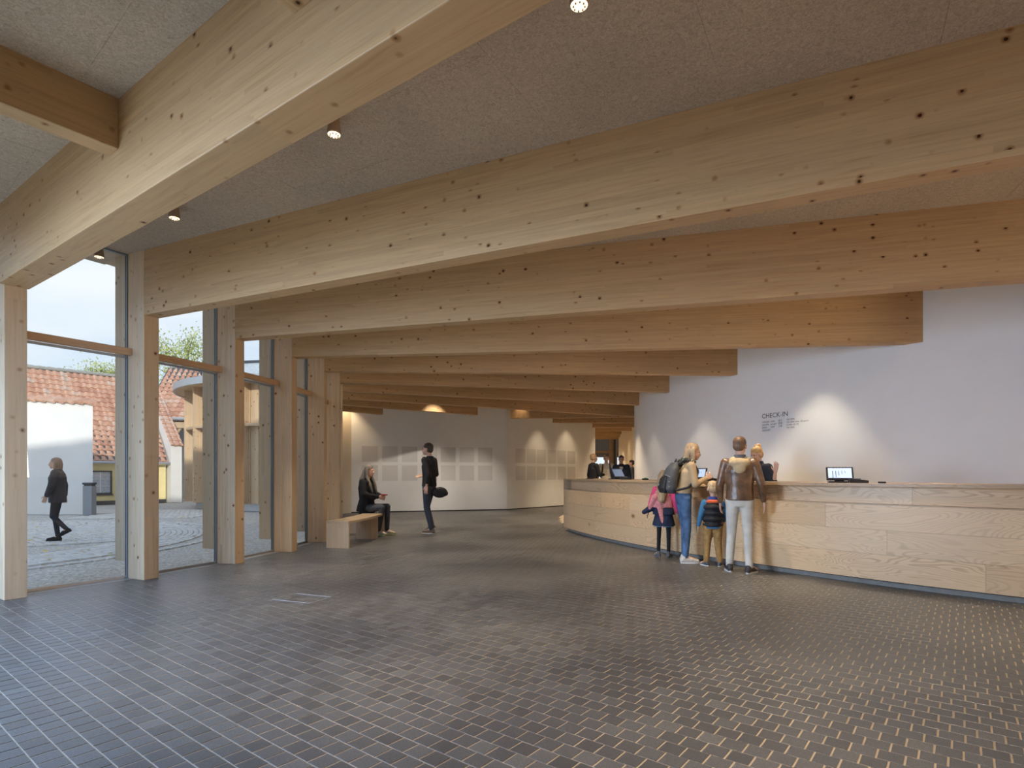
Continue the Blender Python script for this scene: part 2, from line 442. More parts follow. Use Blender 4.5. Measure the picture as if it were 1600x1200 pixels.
for d, c, rc in tiles[298:]:
    tile_geo(rest, tile_verts(c, rc < RS + .12, 0), .001 + rnd.uniform(-.0004, .0006))
rest.build('floor_tiling', M['tile'], floor, kind='stuff')
# small flush hatch frame in the floor
hp = [Vector((-2.38, 5.72)), Vector((-1.95, 5.55)), Vector((-1.83, 5.83)), Vector((-2.25, 6.0))]
hatch = empty('floor_hatch', (-2.1, 5.78, 0), label='small flush metal framed hatch in the dark tiled floor', cat='hatch')
for a, b in zip(hp, hp[1:] + hp[:1]):
    d = (b - a); g = G().box((0, -.005, 0), (d.length, .005, .0035))
    g.build('frame_bar', M['sill'], hatch, (a.x + 2.1, a.y - 5.78, 0), (0, 0, math.atan2(d.y, d.x)))

# ---- ceiling slab and wood wool boards
roofpoly = [(CC.x + 7.1 * math.cos(R(a)), CC.y + 7.1 * math.sin(R(a))) for a in range(-98, 49, 3)] + [(-6.5, 17.0), (-5.6, 18.35), (-.25, 20.05), (3.4, 23.95), (3.4, 37), (20, 37), (20, -12), (-14, -12)]
ceil = G().prism(roofpoly, ZC + .03, ZC + .33).build('ceiling', M['wool'], kind='structure')
up = [(CC.x + 9.5 * math.cos(R(a)), CC.y + 9.5 * math.sin(R(a))) for a in range(-98, 30, 6)] + [(2, 20), (8, 34), (18, 34), (18, -10), (-12, -10)]
G().prism(up, ZC + .33, 7.6).build('ceiling_shade_volume', M['roofskin'], kind='structure')  # unseen raised roof block, added and sized to shade the courtyard
ks = sorted(BDIR)
count = 0
def bay_edges(k):
    P = colpos(k); a = R(BDIR[k]); return P, Vector((math.cos(a), math.sin(a)))
for k0, k1 in zip(ks[:-1], ks[1:]):
    P0, d0 = bay_edges(k0); P1, d1 = bay_edges(k1)
    mid = (P0 + P1) / 2; dm = (d0 + d1).normalized(); nm = Vector((-dm.y, dm.x))
    n0 = Vector((-d0.y, d0.x)); n1 = Vector((-d1.y, d1.x))
    c0 = n0.dot(P0) + .09; c1 = n1.dot(P1) + .09
    Lx, Ly = (1.2, 1.2)
    bg_ = G()
    for i in range(-1, 13):
        for j in range(-5, 6):
            x0 = i * 1.22 - .9; y0 = j * 1.215 + .6 * (i % 2)
            cs = [mid + dm * x + nm * y for x, y in ((x0, y0), (x0 + 1.2185, y0), (x0 + 1.2185, y0 + 1.2135), (x0, y0 + 1.2135))]
            poly = [(p.x, p.y) for p in cs]
            poly = clip(poly, -n0.x, -n0.y, -c0); 
            if len(poly) > 2: poly = clip(poly, n1.x, n1.y, c1)
            if len(poly) < 3: continue
            cx = sum(p[0] for p in poly) / len(poly); cy = sum(p[1] for p in poly) / len(poly)
            if cy < 0 or abs(cx) > .95 * cy + 1: continue
            if (Vector((cx, cy)) - CC).length < 7.6: continue
            if (Vector((cx, cy)) - WC).length < WR: continue
            if k0 <= 0 and count < 290:
                count += 1
                G().prism([(p[0] - cx, p[1] - cy) for p in poly], 0, .03).build('ceiling_board', M['wool'], ceil, (cx, cy, ZC + rnd.uniform(0, .0015)))
            else: bg_.prism(poly, ZC, ZC + .03)
    if bg_.v: bg_.build('ceiling_boarding', M['wool'], ceil, kind='stuff')
# everything else of the ceiling that the camera hardly meets
fill = G().prism([(3.0, 20), (9, 16), (12, 36), (3.4, 36)], ZC + .004, ZC + .034)
fill.prism([(-12, -9), (-8, 0), (0, 1), (8, .5), (16, 6), (18, -9)], ZC + .004, ZC + .034)
fill.build('ceiling_boarding', M['wool'], ceil, kind='stuff')
# wooden eave outside the glass
g = G()
for k in range(-7, 6):
    for s in range(4):
        a0 = R(STEP * (k + s / 4)); a1 = R(STEP * (k + (s + 1) / 4) - .12)
        g.prism([(CC.x + r * math.cos(a), CC.y + r * math.sin(a)) for r, a in ((7.1, a0), (7.66, a0), (7.66, a1), (7.1, a1))], ZC + .0, ZC + .028)
g.build('soffit_boarding', M['soffit'], ceil, kind='stuff')

# ---- beams
names = {-6: 'spruce ceiling beam behind the camera position over the rear glazing', -5: 'spruce ceiling beam out past the two short cross beams',
 -4: 'widest and nearest spruce ceiling beam, crossing the top corner above the window with the white courtyard wall',
 -3: 'long knotty spruce ceiling beam that starts above the second post from the near end of the glass',
 -2: 'spruce ceiling beam starting above the third post, the one over the plain end of the check-in wall',
 -1: 'spruce ceiling beam starting above the fourth post and ending highest on the check-in wall',
 0: 'spruce ceiling beam ending second on the white wall, above the first part of the counter',
 1: 'spruce ceiling beam ending third on the white wall, nearly over the waving hand and backpack',
 2: 'spruce ceiling beam ending at the rounded edge of the white wall, over the computer by the green light',
 3: 'distant spruce ceiling beam disappearing behind the rounded end of the white check-in wall',
 4: 'distant spruce ceiling beam ending on the pale wall beside its corner, over the walking man',
 5: 'shortest distant spruce ceiling beam, ending on the pale wall over the seated woman'}
for k in ks:
    P, d = bay_edges(k)
    t = hit_wall(P, d)
    if k == 4: Lb = 4.98
    elif k == 5: Lb = 2.62
    elif k == 3: Lb = 9.6
    elif t is None or k <= -3: Lb = 13.5 if k == -3 else 12.5
    else: Lb = t + .12
    wdt = .24 if k == -4 else .18
    off = -.045 if k == -4 else 0
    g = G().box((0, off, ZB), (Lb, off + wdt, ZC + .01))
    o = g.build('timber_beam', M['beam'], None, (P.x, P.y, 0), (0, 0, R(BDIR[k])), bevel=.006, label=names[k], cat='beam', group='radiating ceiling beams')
# farther beams past the pale wall's corner
far = [((-.05, 19.35), (4.3, 18.95), 'first of the far beams, springing from the corner of the pale walls'),
       ((1.5, 21.1), (5.0, 21.1), 'second of the far beams over the people behind the counter'),
       ((3.25, 23.2), (5.4, 23.1), 'third of the far beams, starting at the passage edge'),
       ((3.0, 25.1), (5.9, 25.1), 'fourth of the far beams above the passage'),
       ((3.0, 27.1), (5.15, 27.1), 'fifth of the far beams, ending on the warm passage wall'),
       ((3.0, 29.3), (7.0, 29.1), 'sixth of the far beams above the passage'),
       ((3.0, 31.2), (7.5, 31.0), 'seventh and last far beam, just before the far glazing')]
for a, b, l in far:
    a = Vector(a); b = Vector(b); d = b - a
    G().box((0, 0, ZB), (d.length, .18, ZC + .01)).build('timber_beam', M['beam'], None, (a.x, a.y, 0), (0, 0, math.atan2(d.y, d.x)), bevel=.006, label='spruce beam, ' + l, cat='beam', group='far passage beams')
# short cross beams into the nearest beam
P, d = bay_edges(-4)
nd = Vector((-d.y, d.x))
for t, lab in ((2.94 - .16, 'short dark spruce cross beam meeting the widest beam above the glass corner'), (5.04 - .05, 'cross beam end just peeping in at the top edge over the widest beam')):
    q = P + d * t + nd * -.045
    G().box((-2.4, 0, 3.52), (0, .16, ZC + .01)).build('cross_beam', M['beam'], None, (q.x, q.y, 0), (0, 0, math.atan2(nd.y, nd.x) - .02), bevel=.006, label=lab, cat='beam')

# ---- columns
cl_ = {-4: 'nearest inner spruce post, cut by the frame edge', -3: 'second spruce post, between the near big pane and the pane with the tree',
 -2: 'third spruce post, beside the pane showing the round pavilion', -1: 'fourth spruce post, next to the narrow pane before the bench',
 0: 'fifth spruce post, directly behind the bench end', 1: 'sixth and farthest spruce post, behind the seated woman', 2: 'spruce post mostly hidden behind the sixth one', 3: 'hidden far spruce post of the curved glass front', 4: 'hidden far spruce post close to the pale wall', 5: 'last hidden spruce post at the end of the glass front',
 -5: 'spruce post just out of frame beside the nearest one', -6: 'spruce post out of frame, second beyond the nearest'}
for k in range(-10, 6):
    a = R(BDIR.get(k, STEP * k + 2)); P = colpos(k)
    c = empty('timber_post', (P.x, P.y, 0), a, label=cl_.get(k, 'spruce post of the glass front behind the camera'), cat='post', group='posts of the curved glass front')
    G().box((-.30, 0, 0), (0, .18, ZC + .01)).build('inner_post', M['post'], c, bevel=.005)
    G().box((-.55, .0, .20 if k != -5 else .2), (-.355, .18, ZC)).build('outer_fin', M['fin'], c, bevel=.005, label='outer spruce fin, hung clear of the ground')
# ---- glazing
for n, k in enumerate(range(-10, 5)):
    A = colpos(k); B = colpos(k + 1); aA = R(BDIR.get(k, STEP * k + 2)); aB = R(BDIR.get(k + 1, STEP * (k + 1) + 2))
    def loc(P, a, x, y): return P + Vector((math.cos(a), math.sin(a))) * x + Vector((-math.sin(a), math.cos(a))) * y
    wn_ = empty('window_%d' % (n + 1), (A.x, A.y, 0), 0, kind='structure')
    p = loc(A, aA, -.327, .185); q = loc(B, aB, -.327, -.008); d = q - p; an = math.atan2(d.y, d.x); Ln = d.length
    lp = (p.x - A.x, p.y - A.y, 0)
    G().box((0, -.006, .03), (Ln, .006, 2.63)).build('glass_pane', M['glass'], wn_, lp, (0, 0, an))
    G().box((0, -.006, 2.72), (Ln, .006, ZC)).build('glass_pane', M['glass'], wn_, lp, (0, 0, an))
    r0 = loc(A, aA, -.25, .18); r1 = loc(B, aB, -.25, 0); dd = (r1 - r0); ra = math.atan2(dd.y, dd.x)
    G().box((-.0, -.035, 2.655), (dd.length + .03, .04, 2.735)).build('window_rail', M['rail'], wn_, (r0.x - A.x, r0.y - A.y, 0), (0, 0, ra), bevel=.004)
    G().box((0, -.02, 2.632), (Ln, .03, 2.656)).build('rail_gasket', M['steel'], wn_, lp, (0, 0, an))
    sA = G(); sA.box((-.348, -.010, 0), (-.304, .190, ZC))
    sA.build('mullion', M['steel'], wn_, (0, 0, 0), (0, 0, aA), bevel=.004)
    G().box((-.332, -.013, 0.02), (-.320, -.0095, ZC)).build('mullion_gasket', M['darksteel'], wn_, (0, 0, 0), (0, 0, aA))
    G().box((-.02, -.02, 0), (Ln, .012, .032)).build('bottom_profile', M['sill'], wn_, lp, (0, 0, an))
    G().box((-.02, -.14, -.05), (Ln + .02, -.02, .0025)).build('sill', M['sill'], wn_, lp, (0, 0, an))
    G().box((0, -.02, ZC - .02), (Ln, .02, ZC + .02)).build('top_profile', M['steel'], wn_, lp, (0, 0, an))
g = G(); ar = [R(a) for a in range(-98, 50, 2)]
g.prism([(CC.x + 7.83 * math.cos(a), CC.y + 7.83 * math.sin(a)) for a in ar] + [(CC.x + 7.66 * math.cos(a), CC.y + 7.66 * math.sin(a)) for a in reversed(ar)], -.05, .0005)
g.build('trim_1', M['darkstone'], kind='structure')

# ---- walls
def wallbox(name, a, b, th, mat, z1=ZC + .03, z0=-.02):
    a = Vector(a); b = Vector(b); d = b - a
    return G().box((0, 0, z0), (d.length, th, z1)).build(name, mat, None, (a.x, a.y, 0), (0, 0, math.atan2(d.y, d.x)), kind='structure')
W1a, W1b, W2b = Vector((-5.09, 18.25)), Vector((-.18, 19.8)), Vector((3.42, 23.7))
w1 = wallbox('wall_back', W1a, W1b, .15, M['white'])
w2 = wallbox('wall_back_angled', W1b, W2b, .15, M['white'])
wallbox('wall_niche', (-6.6, 16.6), W1a + Vector((.0, .0)), .15, M['warm_lit'])
wallbox('wall_passage_left', W2b, (3.3, 36), .15, M['warm_lit'])
wallbox('wall_passage', (5.5, 29.6), (4.95, 20.5), .15, M['warm_lit'])
wallbox('wall_far_right', (5.5, 29.6), (9, 29.6), .1, M['warm_lit'])
wallbox('wall_rear', (-12, -8.2), (17, -8.2), .2, M['white'])
wallbox('wall_right', (16.8, 6), (16.8, -8.2), .2, M['white'])
G().box((0, -.012, 0), ((W1b - W1a).length, 0, .035)).build('base_gap_back', M['void'], None, (W1a.x, W1a.y, 0), (0, 0, math.atan2(W1b.y - W1a.y, W1b.x - W1a.x)), kind='structure')  # dark strip painted in for the shaded gap at the wall foot
d = W2b - W1b
G().box((0, -.012, 0), (d.length, 0, .035)).build('base_gap_angled', M['void'], None, (W1b.x, W1b.y, 0), (0, 0, math.atan2(d.y, d.x)), kind='structure')  # same painted gap shade along the angled wall
G().box((.1, -.03, 0), (1.2, 0, 1.28)).build('door_1', M['warm_lit'], None, (-6.05, 17.12, 0), (0, 0, math.atan2(1.65, 1.51)), kind='structure')
# curved check-in wall
g = G(); N = 128; a0, a1 = R(140), R(275)
for r, z in ((WR, -.02), (WR, ZC + .03), (WR - .2, ZC + .03), (WR - .2, -.02)):
    for i in range(N + 1):
        a = a0 + (a1 - a0) * i / N; g.v.append((WC.x + r * math.cos(a), WC.y + r * math.sin(a), z))
for k in range(4):
    k2 = (k + 1) % 4
    for i in range(N): g.f.append((k * (N + 1) + i, k * (N + 1) + i + 1, k2 * (N + 1) + i + 1, k2 * (N + 1) + i))
g.m = [0] * len(g.f)
tag(link('wall_checkin', g.mesh('wall_checkin', M['white'])), kind='structure')
# far glazing at the end of the passage
fg = empty('window_20', (3.3, 33.5, 0), 0, kind='structure')
for x0, x1 in ((0, .22), (1.05, 1.32), (1.40, 1.52), (2.6, 2.8), (4.4, 4.6)):
    G().box((x0 + 1.3, 0, 0), (x1 + 1.3, .14, ZC)).build('frame_post', M['rail'], fg)
G().box((2.62, -.1, 0), (2.72, 0, ZC)).build('steel_column', M['darksteel'], fg)
G().box((0, -.02, 2.45), (6, .12, 2.58)).build('frame_rail', M['rail'], fg)
G().box((0, .05, 2.58), (6, .09, ZC)).build('upper_panel', M['steel'], fg)
G().box((0, .05, 2.2), (6, .09, 2.45)).build('blind', M['grey_cable'], fg)
G().box((0, .05, 0), (6, .07, 2.2)).build('glass_pane', M['glass'], fg)
# acoustic panels set in the pale walls
def panels(parent_wall, A, B, xs, zs, size):
    d = (B - A).normalized(); n = Vector((d.y, -d.x))
    for x in xs:
        # where the sight line through image x meets the wall
        r = (x - 800) / F
        t = (A.x - r * A.y) / (r * d.y - d.x)
        for z in zs:
            G().box((0, -.004, 0), (size, 0, size)).build('acoustic_panel', M['acoustic'], parent_wall, (t, 0, z))
panels(w1, W1a, W1b, [565.3, 597, 628, 659.5, 688.8, 718, 747], (1.63, 1.02), .50)
panels(w2, W1b, W2b, [806, 823, 839, 856, 871.5, 886.6], (1.63, 1.02), .50)

# ---- counter
CO = 13.53
ct = empty('reception_counter', (2.3, 8.8, 0), 0, label='long curved pale wooden check-in counter with a recessed band under its top', cat='counter')
def cpt(r, a): return Vector((WC.x + r * math.cos(a), WC.y + r * math.sin(a)))
def arcpiece(name, a0, a1, r0, r1, z0, z1, mat, parent, seg=8, bevel=0, **tg):
    am = (a0 + a1) / 2; o = cpt((r0 + r1) / 2, am); t = Vector((-math.sin(am), math.cos(am))); rot = math.atan2(t.y, t.x)
    mi_ = Matrix.Rotation(-rot, 2)
    def lc(r, a): q = mi_ @ (cpt(r, a) - o); return (q.x, q.y)
    g = G(); n = seg
    pin = [lc(r0, a0 + (a1 - a0) * i / n) for i in range(n + 1)]; pout = [lc(r1, a0 + (a1 - a0) * i / n) for i in range(n + 1)]
    zc = (z0 + z1) / 2
    g.v = [(x, y, z0 - zc) for x, y in pin] + [(x, y, z0 - zc) for x, y in pout] + [(x, y, z1 - zc) for x, y in pin] + [(x, y, z1 - zc) for x, y in pout]
    m = n + 1
    for i in range(n):
        g.f += [(i, i + 1, m + i + 1, m + i), (2*m + i, 3*m + i, 3*m + i + 1, 2*m + i + 1), (m + i, m + i + 1, 3*m + i + 1, 3*m + i), (i, 2*m + i, 2*m + i + 1, i + 1)]
    g.f += [(0, m, 3*m, 2*m), (n, 2*m + n, 3*m + n, m + n)]; g.m = [0] * len(g.f)
    return g.build(name, mat, parent, (o.x - parent.location.x, o.y - parent.location.y, zc), (0, 0, rot), bevel=bevel, **tg)
CA0 = math.atan2(12.8 - WC.y, 1.34 - WC.x) % (2 * math.pi); CA1 = R(252)
arcpiece('plinth', CA0 + .008, CA1, CO - .14, CO - .07, 0, .075, plain('plinth_grey', (.25, .235, .215), .8), ct, 40, label='recessed grey plinth')
arcpiece('carcass', CA0 + .010, CA1, CO - .16, CO - .022, .06, .895, M['void'], ct, 40)
cuts = [[0, .19, .372, .55, .72, .90], [0, .24, .45, .62, .79, .90], [0, .13, .31, .50, .715, .90]]
def aimg(x):   # angle at which image column x meets the counter front
    r = (x - 800) / F; dv = Vector((r, 1)).normalized(); q = -WC; b = q.dot(dv); c = q.length_squared - CO * CO
    p = dv * (-b - math.sqrt(b * b - c)); return math.atan2(p.y - WC.y, p.x - WC.x) % (2 * math.pi)
rows = [(.07, .355, [930, 1010, 1160, 1197, 1540]), (.355, .625, [983, 1075, 1197, 1386]), (.625, .898, [940, 983, 1120, 1290])]
for z0, z1, xs in rows:
    aa = [CA0] + [aimg(x) for x in xs] + [aimg(1600) + .12, CA1]
    for p, q in zip(aa[:-1], aa[1:]):
        arcpiece('front_board', p + .00006, q - .00006, CO - .024, CO, z0 + .0008, z1 - .0008, M['ash'], ct, max(4, int((q - p) * 60)))
arcpiece('ledge', CA0, CA1, CO - .16, CO, .898, .91, M['ash_top'], ct, 40)
aa = [CA0 + .012] + [aimg(x) for x in (994, 1075, 1207, 1420)] + [aimg(1600) + .15, CA1]
for p, q in zip(aa[:-1], aa[1:]):
    arcpiece('band_board', p + .00006, q - .00006, CO - .15, CO - .125, .91, 1.105, M['ash'], ct, max(4, int((q - p) * 60)))
arcpiece('end_panel', CA0, CA0 + .0022, CO - .9, CO, .07, 1.105, M['ash'], ct, 2)
arcpiece('worktop', CA0, CA1, CO - .9, CO + .002, 1.105, 1.14, M['ash_top'], ct, 50, label='darker wooden worktop')
arcpiece('rear_panel', CA0, CA1, CO - .88, CO - .85, .0, 1.105, M['ash'], ct, 40)
CTOP = 1.14

# ---- lettering on the wall
def wall_text(txt, x, y, size, parent, name):
    # image column x, row y (baseline start) located on the curved wall
    r = (x - 800) / F; dv = Vector((r, 1)).normalized(); t = hit_wall(Vector((0, 0)), dv); p = dv * t
    z = EYE + (740 - y) / F * p.y
    a = math.atan2(p.y - WC.y, p.x - WC.x)
    cu = bpy.data.curves.new(name, 'FONT'); cu.body = txt; cu.size = size; cu.extrude = 0; cu.resolution_u = 3
    if name == 'heading': cu.space_character = 1.0
    o = bpy.data.objects.new(name, cu); COL.objects.link(o)
    dg = bpy.context.evaluated_depsgraph_get(); me = bpy.data.meshes.new_from_object(o.evaluated_get(dg))
    bpy.data.objects.remove(o)
    for v in me.vertices:
        aa = a + v.co.x / WR; rr = WR + .004
        v.co = Vector((WC.x + rr * math.cos(aa) - parent.location.x, WC.y + rr * math.sin(aa) - parent.location.y, z + v.co.y - parent.location.z))
    me.materials.clear(); me.materials.append(M['ink'])
    return link(name, me, parent)
pw = Vector((1191 - 800, F)).to_2d().normalized() if False else None
_r = (1191 - 800) / F; _dv = Vector((_r, 1)).normalized(); _p = _dv * hit_wall(Vector((0, 0)), _dv)
sg = empty('wall_lettering', (_p.x, _p.y, 2.0), 0, label='dark CHECK-IN heading with a small price list below on the white wall', cat='lettering')
wall_text('CHECK-IN', 1190.5, 654, .116, sg, 'heading')
for row, (c1, c2, c3, c4) in enumerate([('VOKSEN', 'adult', '\u6210\u4eba', '165 DKK'), ('GRUPPE', 'group+', '\u56e2\u4f53', '155 DKK (min. 20 pers.)'), ('BARN', 'child', '\u513f\u7ae5', '0 DKK (0-17)'), ('\u00c5RSKORT', '', '', '395 DKK')]):
    dy = row * 4.3
    for x, s, y in ((1191, c1, 661), (1204.5, c2, 659.3), (1216.3, c3, 658.2), (1229, c4, 656.5)):
        if s: wall_text(s, x, y + dy + .2, .041, sg, 'price_line')

# ------------------------------------------------------------------ ceiling spotlights
def bodymesh(sz=1):
    g = G(); rs = [(.0, .041), (.010, .042), (.055, .036), (.10, .032), (.13, .031)]
    g.loft([(0, 0, z * sz, r * sz * 1.25, r * sz * 1.25) for z, r in rs], 24); return g
bm_ = bodymesh().mesh('lamp_body', M['bronze'], True)
lg = G().loft([(0, 0, -.004, .042, .042), (0, 0, .004, .05, .05)], 24); lm_ = lg.mesh('lens', M['lamp'])
rg = G()
for i in range(8):
    a = i * math.pi / 4; rg.box((math.cos(a) * .030 - .004, math.sin(a) * .030 - .004, -.010), (math.cos(a) * .030 + .004, math.sin(a) * .030 + .004, -.003))
rm_ = rg.mesh('lens_baffle', M['bronze'])
nspot = 0
def spot(x, y, label, power, aim=None, cone=58, blend=.75, col=(1, .84, .62), z=3.745, group='ceiling spotlights'):
    o = empty('ceiling_spotlight', (x, y, z), 0, label=label, cat='spotlight', group=group)
    link('lamp_body', bm_, o); link('lens', lm_, o); link('lens_baffle', rm_, o)
    ld = bpy.data.lights.new('spotlight_beam', 'SPOT'); ld.energy = power; ld.spot_size = R(cone); ld.spot_blend = blend; ld.color = col
    ld.shadow_soft_size = .035
    l = bpy.data.objects.new('spotlight_beam', ld); COL.objects.link(l); l.parent = o; l.location = (0, 0, -.02)
    if aim is not None:
        l.rotation_euler = (Vector(aim) - Vector((x, y, z))).to_track_quat('-Z', 'Y').to_euler()
    return o
vis = [((.358, 3.07), 'bronze ceiling spotlight at the top edge, largest of those visible'), ((-1.31, 4.24), 'small bronze ceiling spotlight, second in the row along the widest beam'),
       ((-3.3, 5.63), 'small bronze ceiling spotlight, third in the row, close to the glass'), ((-4.76, 6.64), 'dark spotlight under the eave, seen against the sky')]
for (x, y), l in vis: spot(x, y, l, (SPOT_W if x > -3 else 90) if y < 6 else 8)
# one row between every pair of beams, more or less along the middle line
def midrow(k, ts, p=SPOT_W, lab=None):
    P0, d0 = bay_edges(k); P1, d1 = bay_edges(k + 1); mid = (P0 + P1) / 2; dm = (d0 + d1).normalized()
    for t in ts:
        q = mid + dm * t
        spot(q.x, q.y, lab or 'bronze ceiling spotlight hidden between two of the deep beams', p)
midrow(-4, (7.6, 9.8)) 
midrow(-3, (2.2, 4.6, 7.0, 9.4))
midrow(-2, (1.0, 3.6, 6.2, 8.4))
midrow(-1, (2.2, 4.8, 7.2))
midrow(0, (1.0, 3.6, 6.0))
midrow(1, (2.2, 4.8))
midrow(2, (1.0, 3.6, 6.0))
midrow(3, (2.2, 5.0))
# wall washers in front of the curved wall, aimed at it
for x, dist, pw_ in ((1285, .72, 1.5), (1100, .85, 1.0), (1022, .9, .7), (1790, .8, .8)):
    r = (x - 800) / F; dv = Vector((r, 1)).normalized(); p = dv * hit_wall(Vector((0, 0)), dv)
    n = (p - WC).normalized(); q = p + n * dist
    spot(q.x, q.y, 'bronze spotlight close to the check-in wall, hidden by the beams', WASH_W * pw_, cone=66, blend=.5, group='wall washing spotlights')
for x, y in ((1.4, 20.6), (2.5, 21.9), (.3, 19.3), (4.2, 22.5), (4.6, 26)):
    spot(x, y, 'bronze spotlight hidden by the far beams', WASH_W * .9, cone=72, blend=.75, col=(1, .76, .48), group='wall washing spotlights')
for x, y, tx in ((-1.8, 16.6, -3.6), (-.2, 17.25, -1.4)):
    spot(x, y, 'bronze spotlight hidden by the beams before the pale panelled wall', WASH_W * 2.2, aim=(tx, 19.0, .1), cone=58, blend=.8, col=(1, .88, .74), group='wall washing spotlights')
for x, y in ((2.3, 16.0), (3.0, 20.2), (4.1, 24.1), (4.3, 28.2)):
    spot(x, y, 'bronze spotlight over the passage visitors, hidden by beams', WASH_W * 3.4, cone=84, blend=.6, col=(1, .78, .52), group='wall washing spotlights')  # unseen spots added to lift the dark visitors and passage
for x, y, q in ((.4, 7.2, (2.2, 9.2, .6)), (2.0, 5.0, (3.6, 6.9, .5))):
    spot(x, y, 'bronze spotlight aimed at the counter front, hidden by beams', SPOT_W * .35, aim=q, cone=62, blend=.8, group='counter spotlights')  # unseen pair added to brighten the counter front
spot(-5.15, 17.75, 'bronze spotlight in the niche past the last glass post', WASH_W * .8, aim=(-5.45, 17.95, .8), cone=100, blend=.6, col=(1, .72, .40), group='wall washing spotlights')
for x, y, l in ((4.52, 30.2, 'tiny lit spotlight at the far end of the passage, nearer the opening edge'), (5.05, 30.1, 'tiny lit spotlight at the far end of the passage, beside the warm wall')):
    spot(x, y, l, WASH_W, cone=90, z=3.0 + .35, group='far passage spotlights')
#@@PART2
# ------------------------------------------------------------------ courtyard
GZ = -.05
M['brick_red'] = M['rtile']
gr = G(); gr.box((-70, -20, -.30), (20, 90, GZ - .012)).build('ground', M['gravel'], kind='structure')
pb = empty('cobble_paving', (CC.x, CC.y, GZ), 0, label='rings of blue grey granite setts laid in the gravel courtyard', cat='paving')
setts = []
def sett(cx, cy, a, lx, ly): setts.append((cx, cy, a, lx, ly))
for i in range(11):                          # curved band running along the glass front
    r = 4.0 + i * .108; n = int(2 * math.pi * r / .165)
    for j in range(n):
        a = 2 * math.pi * (j + .5 * (i % 2)) / n
        if -60 < math.degrees(a) < 110 or math.degrees(a) > 300: sett(CC.x + r * math.cos(a), CC.y + r * math.sin(a), a, .095, .15)
r = 5.45; n = 190
for j in range(n):
    a = 2 * math.pi * j / n
    if math.degrees(a) < 110 or math.degrees(a) > 300: sett(CC.x + r * math.cos(a), CC.y + r * math.sin(a), a, .12, .165)
DX, DY = -10.2, 13.4
for i in range(1, 30):                        # round fan of setts
    r = i * .118; n = max(5, int(2 * math.pi * r / .16))
    for j in range(n):
        a = 2 * math.pi * (j + .5 * (i % 2)) / n; x = DX + r * math.cos(a); y = DY + r * math.sin(a)
        if math.hypot(x - CC.x, y - CC.y) > 3.9 or True:
            d = math.hypot(x - CC.x, y - CC.y)
            if 3.93 < d < 5.15: continue
            if d > 5.3: continue
            sett(x, y, a, .105, .145)
for i in range(26):                           # straight rows further back, towards the houses
    for j in range(34):
        x = -15.2 + j * .17 + .08 * (i % 2); y = 16.6 + i * .16
        if math.hypot(x - DX, y - DY) < 3.5 or math.hypot(x - CC.x, y - CC.y) < 5.7: continue
        if x < -13 and y < 18.8: continue
        sett(x, y, R(90), .14, .155)
setts.sort(key=lambda s: math.hypot(s[0], s[1]) + (100 if (s[0] / s[1] < -.86 or s[0] / s[1] > -.4) else 0))
def sett_geo(g, lx, ly, M_=None):
    b = .012; z0, z1 = -.06, .012
    v = []
    for z, k in ((z0, 0), (z1 - .006, 0), (z1, b)):
        for sx, sy in ((-1, -1), (1, -1), (1, 1), (-1, 1)):
            p = Vector((sx * (lx / 2 - k), sy * (ly / 2 - k), z)); v.append(M_ @ p if M_ is not None else p)
    f = []
    for l in (0, 4):
        for i in range(4): j = (i + 1) % 4; f.append((l + i, l + j, l + 4 + j, l + 4 + i))
    f.append((8, 9, 10, 11)); g.add(v, f)
sp = G(); sett_geo(sp, .098, .15); spm = sp.mesh('granite_sett', M['cobble'])
for s in setts[:290]:
    link('granite_sett', spm, pb, (s[0] - CC.x, s[1] - CC.y, rnd.uniform(-.004, .004)), (0, 0, s[2] + rnd.uniform(-.04, .04)))
g = G()
for s in setts[290:]:
    sett_geo(g, s[3], s[4], Matrix.Translation((s[0] - CC.x, s[1] - CC.y, rnd.uniform(-.004, .004))) @ Matrix.Rotation(s[2] + rnd.uniform(-.04, .04), 4, 'Z'))
g.build('granite_setts', M['cobble'], pb, kind='stuff')
# fallen leaves
g = G()
for i in range(420):
    x = rnd.uniform(-14, -4.6); y = rnd.uniform(6.2, 18)
    if math.hypot(x - CC.x, y - CC.y) > 7.3 and y < 17: continue
    if rnd.random() > (1 if y < 14 and x < -6.5 else .5): continue
    a = rnd.uniform(0, 6.28); s = rnd.uniform(.025, .055)
    Mx = Matrix.Translation((x, y, GZ + .02)) @ Matrix.Rotation(a, 4, 'Z') @ Matrix.Rotation(rnd.uniform(-.4, .4), 4, 'X')
    g.add([Mx @ Vector(p) for p in ((-s, 0, 0), (0, -s * .6, .006), (s, 0, 0), (0, s * .6, .006))], [(0, 1, 2, 3)])
g.build('fallen_leaves', M['leafy'], kind='stuff', label='yellow autumn leaves scattered on gravel and setts', cat='leaves')

